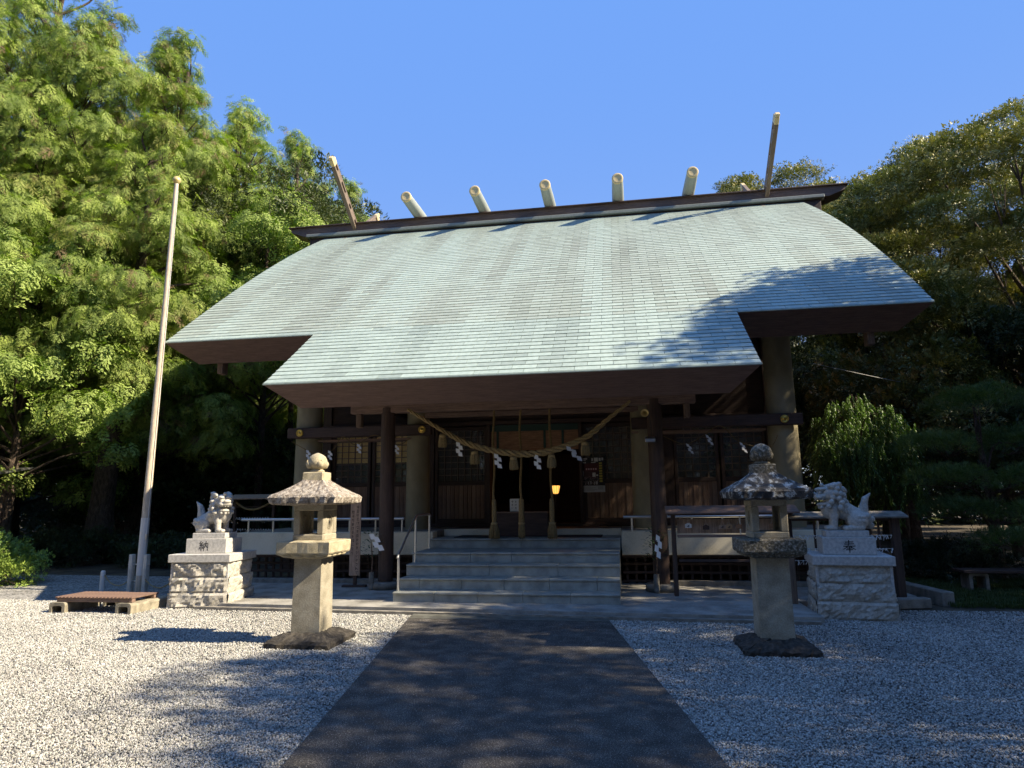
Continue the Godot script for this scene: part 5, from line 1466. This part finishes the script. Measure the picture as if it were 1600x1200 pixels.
	for c in [[0.0, 3.3, 0.0, 1.0, 0.3], [-1.0, 2.5, 0.3, 0.75, 0.22], [0.7, 2.55, -0.2, 0.9, 0.25], [-0.9, 1.85, 0.5, 0.8, 0.2], [0.75, 1.8, 0.5, 0.95, 0.24], [-0.85, 1.25, 0.7, 0.75, 0.2], [0.7, 1.2, 0.8, 0.9, 0.22], [-0.2, 0.75, 1.1, 0.75, 0.18], [1.6, 2.2, 0.2, 0.7, 0.22], [1.7, 1.45, 0.4, 0.7, 0.2]]: pc.append([Vector3(c[0], c[1], c[2]), Vector3(c[3], c[4] * 1.35, c[3] * 0.85)])
	tree("pruned_pine", "cloud-pruned pine with flat dark pads at the court's right edge", "tree", "", Vector3(6.9, 0, -14.6), "pine", {"h": 3.3, "r": 0.13, "clumps": pc, "density": 60.0, "size": 0.2, "dark": Color(0.08, 0.14, 0.05), "light": Color(0.21, 0.29, 0.1), "lift": 0.8, "mess": 0.3, "bare_under": 1.0})
	# shrubs
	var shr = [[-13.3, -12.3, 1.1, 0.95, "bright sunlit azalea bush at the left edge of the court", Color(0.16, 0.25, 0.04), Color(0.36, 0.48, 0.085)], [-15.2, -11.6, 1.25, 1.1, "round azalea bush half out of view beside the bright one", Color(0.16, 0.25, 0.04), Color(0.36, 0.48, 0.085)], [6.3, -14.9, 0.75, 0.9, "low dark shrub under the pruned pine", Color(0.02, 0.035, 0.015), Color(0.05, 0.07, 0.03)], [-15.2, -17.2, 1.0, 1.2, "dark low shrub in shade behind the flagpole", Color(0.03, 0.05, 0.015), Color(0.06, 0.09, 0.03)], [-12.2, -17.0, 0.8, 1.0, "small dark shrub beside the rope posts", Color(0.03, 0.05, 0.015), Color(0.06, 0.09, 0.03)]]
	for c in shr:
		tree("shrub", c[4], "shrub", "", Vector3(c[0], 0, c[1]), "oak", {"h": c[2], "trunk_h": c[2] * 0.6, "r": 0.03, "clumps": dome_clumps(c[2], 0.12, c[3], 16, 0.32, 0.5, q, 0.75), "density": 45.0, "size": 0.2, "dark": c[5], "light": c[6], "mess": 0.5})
	# grass at the right edge
	xfs = []; cols = []
	var gb = MB.new(); gb.tinted = true
	for i in 9:
		var a = i * 2.4
		gb.col = Color.WHITE * q.randf_range(0.8, 1.2); gb.col.a = 1.0
		leaf_at(gb, Vector3(cos(a), 0, sin(a)) * 0.04, Vector3(cos(a) * 0.5, 1, sin(a) * 0.5), 0.1, 0.012)
	for i in 9000:
		var p = Vector3(q.randf_range(4.6, 11.5), -0.02, q.randf_range(-14.6, -10.9))
		if p.z > -11.1 - (p.x - 4.6) * -0.06: continue
		xfs.append(Transform3D(Basis(Vector3.UP, q.randf() * TAU).scaled(Vector3.ONE * q.randf_range(0.5, 1.1)), p))
		cols.append(Color(0.05, 0.085, 0.02).lerp(Color(0.1, 0.13, 0.035), q.randf()))
	var gr = multi("grass", gb.mesh(), M.leaf_grass, xfs, cols, null)
	top(gr, "grass", "short grass in shade at the right edge of the court", "")

# ---------------------------------------------------------------- loose stones on the court
func build_gravel():
	var q = RandomNumberGenerator.new(); q.seed = 99
	var b = MB.new(); b.tinted = true
	var ico = []
	for p in [[0, 1, 1.6], [0, -1, 1.6], [0, 1, -1.6], [0, -1, -1.6], [1, 1.6, 0], [-1, 1.6, 0], [1, -1.6, 0], [-1, -1.6, 0], [1.6, 0, 1], [-1.6, 0, 1], [1.6, 0, -1], [-1.6, 0, -1]]: ico.append(Vector3(p[0], p[1] * 0.7, p[2]) * 0.55 * q.randf_range(0.75, 1.25))
	for f in [[0, 1, 8], [0, 8, 4], [0, 4, 5], [0, 5, 9], [0, 9, 1], [1, 6, 8], [8, 6, 10], [8, 10, 4], [4, 10, 2], [4, 2, 5], [5, 2, 11], [5, 11, 9], [9, 11, 7], [9, 7, 1], [1, 7, 6], [3, 6, 7], [3, 7, 11], [3, 11, 2], [3, 2, 10], [3, 10, 6]]:
		b.tri_out(ico[f[0]], ico[f[1]], ico[f[2]], ico[f[0]] + ico[f[1]] + ico[f[2]])
	var d = Vector3(-sin(deg_to_rad(9.55)), 0, -cos(deg_to_rad(9.55)))
	var xfs = []; var cols = []
	var drift = FastNoiseLite.new(); drift.seed = 4; drift.fractal_octaves = 3
	var z = -2.2
	while z > -10.6:
		var dz = 0.1
		var dist = -z
		var per = clampf(8200.0 * pow(3.0 / dist, 1.25), 1700.0, 8200.0)    # stones to the square metre
		var grow = clampf(pow(dist / 3.0, 0.45), 1.0, 1.6)
		var x0 = z * -1.0 * -1.25 - 1.6; var x1 = -z * 0.56 + 1.4
		var n = int((x1 - x0) * dz * per)
		for i in n:
			var p = Vector3(q.randf_range(x0, x1), 0.0, z - q.randf() * dz)
			var s = (p.x - (-3.0 - d.x / d.z * (-9.33 - p.z))); var w = 2.73
			if p.z > -9.75 and s > -0.012 * q.randf() and s < w + 0.012 * q.randf() and q.randf() > (0.05 if minf(s, w - s) < 0.06 else (0.008 if minf(s, w - s) < 0.2 else 0.001)): continue
			if p.z < -9.42 + 0.0559 * (p.x - 2.35) and p.x > -6.65 and p.x < 2.4: continue
			if Vector2(p.x + 3.67, p.z + 7.78).abs() < Vector2(0.4, 0.4) and absf(p.z + 7.78) < 0.4: continue
			var k = q.randf_range(0.0034, 0.0076) * grow
			xfs.append(Transform3D(Basis.from_euler(Vector3(q.randf() * TAU, q.randf() * TAU, q.randf() * TAU)).scaled(Vector3.ONE * k), p + Vector3(0, k * 0.25, 0)))
			var v = clampf(q.randf() + 0.16 * drift.get_noise_2d(p.x * 60.0, p.z * 60.0), 0.0, 1.0)
			var g = lerpf(0.09, 0.28, v / 0.22) if v < 0.22 else (lerpf(0.28, 0.44, (v - 0.22) / 0.53) if v < 0.75 else lerpf(0.44, 0.6, (v - 0.75) / 0.25))
			cols.append(Color(g * q.randf_range(0.99, 1.07), g, g * q.randf_range(0.86, 0.96)))
		z -= dz

	var gx = []; var gc = []
	for i in 46000:
		var along = pow(q.randf(), 1.6) * 7.6
		var p = Vector3(-3.0, 0.02, -9.33) - d * (7.6 - along)
		p += Vector3(q.randf() * 2.71, 0.0, 0.0)
		var k = q.randf_range(0.0018, 0.0042)
		gx.append(Transform3D(Basis.from_euler(Vector3(q.randf() * TAU, q.randf() * TAU, q.randf() * TAU)).scaled(Vector3.ONE * k), p + Vector3(0, k * 0.1, 0)))
		var v = q.randf_range(0.03, 0.28)
		gc.append(Color(v * 1.03, v, v * 0.93))
	var go = multi("path_grit", b.mesh(), M.pebble, gx, gc, null)
	top(go, "path_grit", "pale chips of worn aggregate speckling the asphalt path", "")
	var o = multi("gravel", b.mesh(), M.pebble, xfs, cols, null)
	top(o, "gravel", "loose pale crushed stone strewn over the court", "")

# ---------------------------------------------------------------- things at the left
func build_left_yard():
	var fp = thing("flagpole", "tall pale wooden flagpole with a gilded ball on top", "flagpole", Vector3(-8.98, 0, -11.76))
	part("pole", lathem([[0.0, -0.02], [0.072, -0.02], [0.07, 1.0], [0.062, 3.4], [0.05, 6.0], [0.04, 8.06], [0.0, 8.06]], 18), M.pole_wood, fp, Transform3D(Basis(Vector3(0, 0, 1), -0.018), Vector3.ZERO))
	part("painted_foot", lathem([[0.0745, 0.3], [0.0745, 1.0], [0.073, 1.35]], 18), M.pole_paint, fp, Transform3D(Basis(Vector3(0, 0, 1), -0.018), Vector3.ZERO))
	part("ball", lathem([[0.0, 8.05], [0.05, 8.07], [0.078, 8.12], [0.08, 8.15], [0.06, 8.2], [0.0, 8.235]], 18), M.gold_paint, fp, Transform3D(Basis(Vector3(0, 0, 1), -0.018), Vector3.ZERO))
	part("halyard", tubem([Vector3(0.09, 0.9, 0.03), Vector3(0.15, 4.0, 0.02), Vector3(0.19, 7.9, 0.0)], 0.006, 5), M.white_paint, fp)
	part("cleat", boxm(0.03, 0.12, 0.05, 0.006), M.steel, fp, at(0.1, 1.0, 0.03))
	for x in [-0.17, 0.13]: part("support_post", boxm(0.075, 0.7, 0.11, 0.01), M.post_white, fp, at(x, 0.33, 0.02))
	for y in [0.2, 0.5]: part("bolt", tubem([Vector3(-0.24, y, 0.02), Vector3(0.2, y, 0.02)], 0.012, 8), M.steel, fp)
	var posts = [[-9.72, -11.72], [-8.02, -11.5]]
	for i in 2:
		var sp = thing("rope_post", ["short white rope post beyond the low wooden stand", "short rope post half hidden behind the sunlit pedestal"][i], "post", Vector3(posts[i][0], 0, posts[i][1]), 0.0, "short posts around the flagpole")
		part("shaft", lathem([[0.0, -0.02], [0.045, -0.02], [0.043, 0.36], [0.03, 0.385], [0.0, 0.39]], 14), M.pole_paint, sp)
		part("ring", lathem([[0.044, 0.28], [0.052, 0.29], [0.044, 0.3]], 14), M.steel, sp)
	var ro = thing("barrier_rope", "slack rope strung between the short posts and the flagpole", "rope", Vector3(-9.72, 0.3, -11.72))
	for m in twisted(curve([Vector3(0.04, 0, 0), Vector3(0.18, -0.14, 0), Vector3(0.38, -0.18, 0), Vector3(0.55, -0.1, 0.02)], 8), 0.014, 3, 0.06, 5): part("rope_strand", m, M.straw, ro)
	for m in twisted(curve([Vector3(0.9, -0.06, 0.02), Vector3(1.05, -0.16, 0.06), Vector3(1.3, -0.2, 0.1), Vector3(1.66, -0.02, 0.2)], 8), 0.014, 3, 0.06, 5): part("rope_strand", m, M.straw, ro)
	# low slatted stand on upturned channel blocks
	var dk = thing("slatted_stand", "low brown wooden slatted stand resting on concrete channels", "stand", Vector3(-7.97, 0.155, -9.75))
	for i in 21: block("slat", M.deck_wood, dk, -0.65 + i * 0.0625, -0.65 + i * 0.0625 + 0.048, 0.055, 0.08, -0.31, 0.3, 0.005)
	block("front_beam", M.grey_wood_x, dk, -0.64, 0.64, 0.0, 0.053, 0.2, 0.28, 0.006)
	block("rear_beam", M.grey_wood_x, dk, -0.64, 0.64, 0.0, 0.053, -0.29, -0.21, 0.006)
	for i in 3:
		var cb = thing("channel_block", ["concrete channel block under the stand's far left end", "concrete channel block under the stand's end nearest the pedestal", "concrete channel block lying behind the slatted stand"][i], "concrete block", Vector3([-8.54, -7.4, -8.2][i], 0, [-9.78, -9.83, -10.35][i]), [0.0, -0.06, 0.0][i], "concrete channels under the stand")
		var ln = [0.74, 0.84, 0.5][i]
		part("channel", channel_mesh(0.27, 0.154, ln), M.concrete_block, cb)
	# votive stand in the trees' shade
	var vs = thing("votive_stand", "dark roofed stand with tied fortune papers left of the hall", "stand", Vector3(-9.75, 0, -17.0))
	for x in [-0.55, 0.55]: block("post", M.dark_wood_y, vs, x - 0.04, x + 0.04, -0.02, 1.7, -0.04, 0.04, 0.006)
	part("roof_board", boxm(1.3, 0.035, 0.42, 0.006), M.sign_wood, vs, Transform3D(Basis(Vector3.RIGHT, 0.25), Vector3(0, 1.76, 0.1)))
	for y in [0.9, 1.2, 1.5]: block("rail", M.dark_wood_x, vs, -0.51, 0.51, y - 0.02, y + 0.02, -0.02, 0.02, 0.004)
	var pr = RandomNumberGenerator.new(); pr.seed = 8
	for i in 26: part("fortune_paper", paper_knot(pr), M.paper, vs, Transform3D(Basis(Vector3.UP, pr.randf() * 0.8), Vector3(-0.48 + 0.037 * i, [1.2, 0.9][i % 2] + 0.02, 0.03)))
	var lr = tubem(curve([Vector3(-0.5, 1.62, 0.06), Vector3(-0.2, 1.45, 0.08), Vector3(0.15, 1.45, 0.08), Vector3(0.5, 1.62, 0.06)], 8), 0.025, 8)
	part("straw_rope", lr, M.straw, vs)
	# plank fence far back in the wood
	var fn = thing("plank_fence", "grey weathered plank fence deep under the left trees", "fence", Vector3(-15.5, 0, -24.6))
	for k in 46:
		var hh = 0.95 + 0.12 * sin(k * 2.3)
		block("fence_plank", M.grey_wood_y, fn, -6.0 + k * 0.24, -6.0 + k * 0.24 + 0.16, -0.02, hh, -0.015, 0.015, 0.004)
	for y in [0.3, 0.75]: block("fence_rail", M.grey_wood_x, fn, -6.05, 5.1, y - 0.04, y + 0.04, -0.07, -0.017, 0.004)
	# little roofed shed far left
	var sd = thing("shed", "small shed with a pale metal roof behind the left foliage", "shed", Vector3(-17.6, 0, -14.6))
	block("wall", M.grey_wood_y, sd, -1.5, 1.2, -0.02, 2.2, -1.6, 0.0, 0.01)
	part("roof", boxm(3.4, 0.05, 2.4, 0.006), M.steel, sd, Transform3D(Basis(Vector3.RIGHT, 0.18), Vector3(-0.1, 2.42, -0.7)))
	block("fascia", M.lintel_board, sd, -1.8, 1.6, 2.1, 2.22, 0.46, 0.5, 0.006)

func channel_mesh(w, hh, ln):                            # a concrete U lying open side down
	var b = MB.new()
	var x = w / 2; var z = ln / 2; var t = 0.05
	var outer = [Vector2(-x, 0), Vector2(-x, hh - 0.04), Vector2(-x + 0.012, hh - 0.012), Vector2(-x + 0.04, hh), Vector2(x - 0.04, hh), Vector2(x - 0.012, hh - 0.012), Vector2(x, hh - 0.04), Vector2(x, 0)]
	var inner = [Vector2(-x + t, 0), Vector2(-x + t, hh - t - 0.02), Vector2(-x + t + 0.01, hh - t - 0.008), Vector2(-x + t + 0.02, hh - t), Vector2(x - t - 0.02, hh - t), Vector2(x - t - 0.01, hh - t - 0.008), Vector2(x - t, hh - t - 0.02), Vector2(x - t, 0)]
	for i in 7:
		var a = outer[i]; var c = outer[i + 1]; var d = inner[i]; var e = inner[i + 1]
		var mo = (a + c) / 2 - Vector2(0, hh * 0.4); var mi = (d + e) / 2 - Vector2(0, hh * 0.3)
		b.quad_out(Vector3(a.x, a.y, z), Vector3(c.x, c.y, z), Vector3(c.x, c.y, -z), Vector3(a.x, a.y, -z), Vector3(mo.x, mo.y, 0))
		b.quad_out(Vector3(d.x, d.y, z), Vector3(e.x, e.y, z), Vector3(e.x, e.y, -z), Vector3(d.x, d.y, -z), -Vector3(mi.x, mi.y, 0))
		for s in [z, -z]: b.quad_out(Vector3(a.x, a.y, s), Vector3(c.x, c.y, s), Vector3(e.x, e.y, s), Vector3(d.x, d.y, s), Vector3(0, 0, s))
	return b.mesh()

func paper_knot(q):                                      # a strip of paper tied round a string: a knot and two loose ends
	var b = MB.new()
	b.box(Vector3.ZERO, Vector3(0.022, 0.02, 0.018), 0.004)
	for s in [-1, 1]:
		var p = Vector3(s * q.randf_range(0.015, 0.045), -q.randf_range(0.02, 0.07), q.randf_range(-0.01, 0.02))
		b.quad(Vector3(-0.007, 0, 0.008), p + Vector3(-0.008, 0, 0), p + Vector3(0.008, 0, 0), Vector3(0.007, 0, 0.008))
	return b.mesh()

# ---------------------------------------------------------------- things at the right
func build_right_yard():
	# votive tablet rack before the veranda
	var rk = thing("tablet_rack", "dark wooden rack of votive tablets between porch post and shaded lantern", "rack", Vector3(1.6, 0.08, -11.35))
	for x in [-0.88, 0.84]: block("post", M.dark_wood_y, rk, x - 0.035, x + 0.035, 0.0, 1.3, -0.035, 0.035, 0.008)
	part("roof_board", boxm(2.0, 0.03, 0.34, 0.006), M.grey_wood_x, rk, Transform3D(Basis(Vector3.RIGHT, 0.3), Vector3(0, 1.33, 0.08)))
	block("roof_beam", M.dark_wood_x, rk, -0.96, 0.94, 1.24, 1.3, -0.03, 0.03, 0.006)
	block("back_board", M.sign_wood, rk, -0.82, 0.79, 0.96, 1.18, -0.05, -0.03, 0.004)
	block("shelf", M.grey_wood_x, rk, -0.82, 0.79, 0.9, 0.94, -0.05, 0.06, 0.006)
	block("rail", M.dark_wood_x, rk, -0.82, 0.79, 0.52, 0.56, -0.02, 0.02, 0.006)
	for x in [0.0]: block("stay", M.steel, rk, x + 0.13, x + 0.15, 0.94, 1.22, 0.03, 0.05, 0.004)
	for i in 6:
		var tb = thing("votive_tablet", ["white-fronted votive tablet hanging at the rack's post end", "small dark votive tablet hanging alone on the rack", "brown votive tablet with a black bird mark", "pale votive tablet with a black bird mark beside the brown one", "reddish votive tablet near the rack's steel stay", "orange votive tablet seen through the shaded lantern's window"][i], "votive tablet", Vector3([0.95, 1.22, 1.47, 1.57, 1.72, 2.22][i], [1.18, 1.15, 1.16, 1.16, 1.16, 1.17][i], -11.33), 0.0, "votive tablets on the rack")
		var w = 0.1; var tm = MB.new()
		var o = [[-w / 2, 0.0], [w / 2, 0.0], [w / 2, 0.055], [0.0, 0.078], [-w / 2, 0.055]]
		for s in [0.004, -0.004]:
			for k in range(1, 4): tm.tri_out(Vector3(o[0][0], o[0][1], s), Vector3(o[k][0], o[k][1], s), Vector3(o[k + 1][0], o[k + 1][1], s), Vector3(0, 0, s))
		for k in 5: tm.quad_out(Vector3(o[k][0], o[k][1], 0.004), Vector3(o[(k + 1) % 5][0], o[(k + 1) % 5][1], 0.004), Vector3(o[(k + 1) % 5][0], o[(k + 1) % 5][1], -0.004), Vector3(o[k][0], o[k][1], -0.004), Vector3(o[k][0] + o[(k + 1) % 5][0], o[k][1] + o[(k + 1) % 5][1] - 0.06, 0))
		part("board", tm.mesh(), [M.paper, M.dark_wood_x, M.sign_wood, M.ema_wood, M.lintel_board, M.lintel_board][i], tb, at(0, -0.05, 0.03))
		part("cord", tubem([Vector3(-0.02, 0.02, 0.03), Vector3(0, 0.1, 0.02), Vector3(0.02, 0.02, 0.03)], 0.0025, 4), M.white_paint, tb)
		if i in [2, 3, 0]:
			var mk = MB.new()
			for s in [[[20, 70], [45, 45], [75, 25]], [[45, 45], [55, 80]], [[45, 45], [80, 55]]]: ribbon(mk, s, 7.0, 0.0006, Vector3(0, -0.022, 0.0355))
			part("painted_mark", mk.mesh(), M.ink, tb)
	# second rack hung with knotted fortune papers
	var fr = thing("fortune_rack", "wooden rack with strings of knotted white fortune papers behind the statue", "rack", Vector3(3.25, 0.0, -11.45))
	for x in [-0.78, 0.78]: block("post", M.dark_wood_y, fr, x - 0.06, x + 0.06, -0.02, 1.28, -0.06, 0.06, 0.008)
	part("roof_board", boxm(1.86, 0.035, 0.3, 0.008), M.kerb_concrete, fr, Transform3D(Basis(Vector3.RIGHT, 0.25), Vector3(0, 1.31, 0.05)))
	block("roof_beam", M.dark_wood_x, fr, -0.86, 0.86, 1.22, 1.28, -0.03, 0.03, 0.006)
	for x in [-0.38, 0.1, 0.55]: block("stay", M.dark_wood_y, fr, x - 0.015, x + 0.015, 0.45, 1.22, -0.015, 0.015, 0.003)
	var q = RandomNumberGenerator.new(); q.seed = 21
	for y in [0.62, 0.8, 1.0]:
		part("string", tubem([Vector3(-0.72, y, 0.03), Vector3(0, y - 0.012, 0.03), Vector3(0.72, y, 0.03)], 0.004, 5), M.white_paint, fr)
		for i in 34:
			if q.randf() < 0.75: part("fortune_paper", paper_knot(q), M.paper, fr, Transform3D(Basis(Vector3.UP, q.randf() * 0.8) * Basis(Vector3(0, 0, 1), q.randfn(0, 0.25)), Vector3(-0.7 + 0.0425 * i + q.randfn(0, 0.01), y - 0.004, 0.035)))
	# weathered timber standing at the pedestal's side, kerbs and a bench
	single("timber_post", "weathered square post standing against the shaded pedestal", "post", boxm(0.14, 0.95, 0.14, 0.012), M.grey_wood_y, Vector3(2.3, 0.46, -10.72))
	var kb = [["kerb_stone", "low concrete kerb beside the shaded pedestal", Vector3(3.95, 0.06, -11.0), Vector3(0.62, 0.15, 0.16), 0.25], ["kerb_stone", "long dark kerb running back along the garden", Vector3(4.5, 0.08, -12.1), Vector3(0.18, 0.22, 1.7), 0.12]]
	for k in kb: single(k[0], k[1], "kerb", boxm(k[3].x, k[3].y, k[3].z, 0.015), M.kerb_concrete, k[2], k[4], "kerbs at the right of the hall")
	var bn = thing("garden_bench", "dark low plank bench in deep shade at the right edge", "bench", Vector3(6.5, 0, -13.0))
	for z in [-0.16, 0.0, 0.16]: block("seat_plank", M.dark_wood_x, bn, -1.0, 1.2, 0.3, 0.35, z - 0.075, z + 0.075, 0.008)
	for x in [-0.75, 0.9]: part("leg", channel_mesh(0.3, 0.32, 0.32), M.kerb_concrete, bn, at(x, -0.02, 0))
	# wire from the eave to the trees
	var wr = thing("overhead_wire", "thin wire running from the right eave into the trees", "wire", Vector3(3.9, 4.3, -14.6))
	part("wire", tubem(curve([Vector3(0, 0, 0), Vector3(1.2, -0.03, -1.2), Vector3(2.4, 0.0, -2.6), Vector3(3.6, 0.1, -4.2)], 8), 0.007, 5), M.wire_grey, wr)
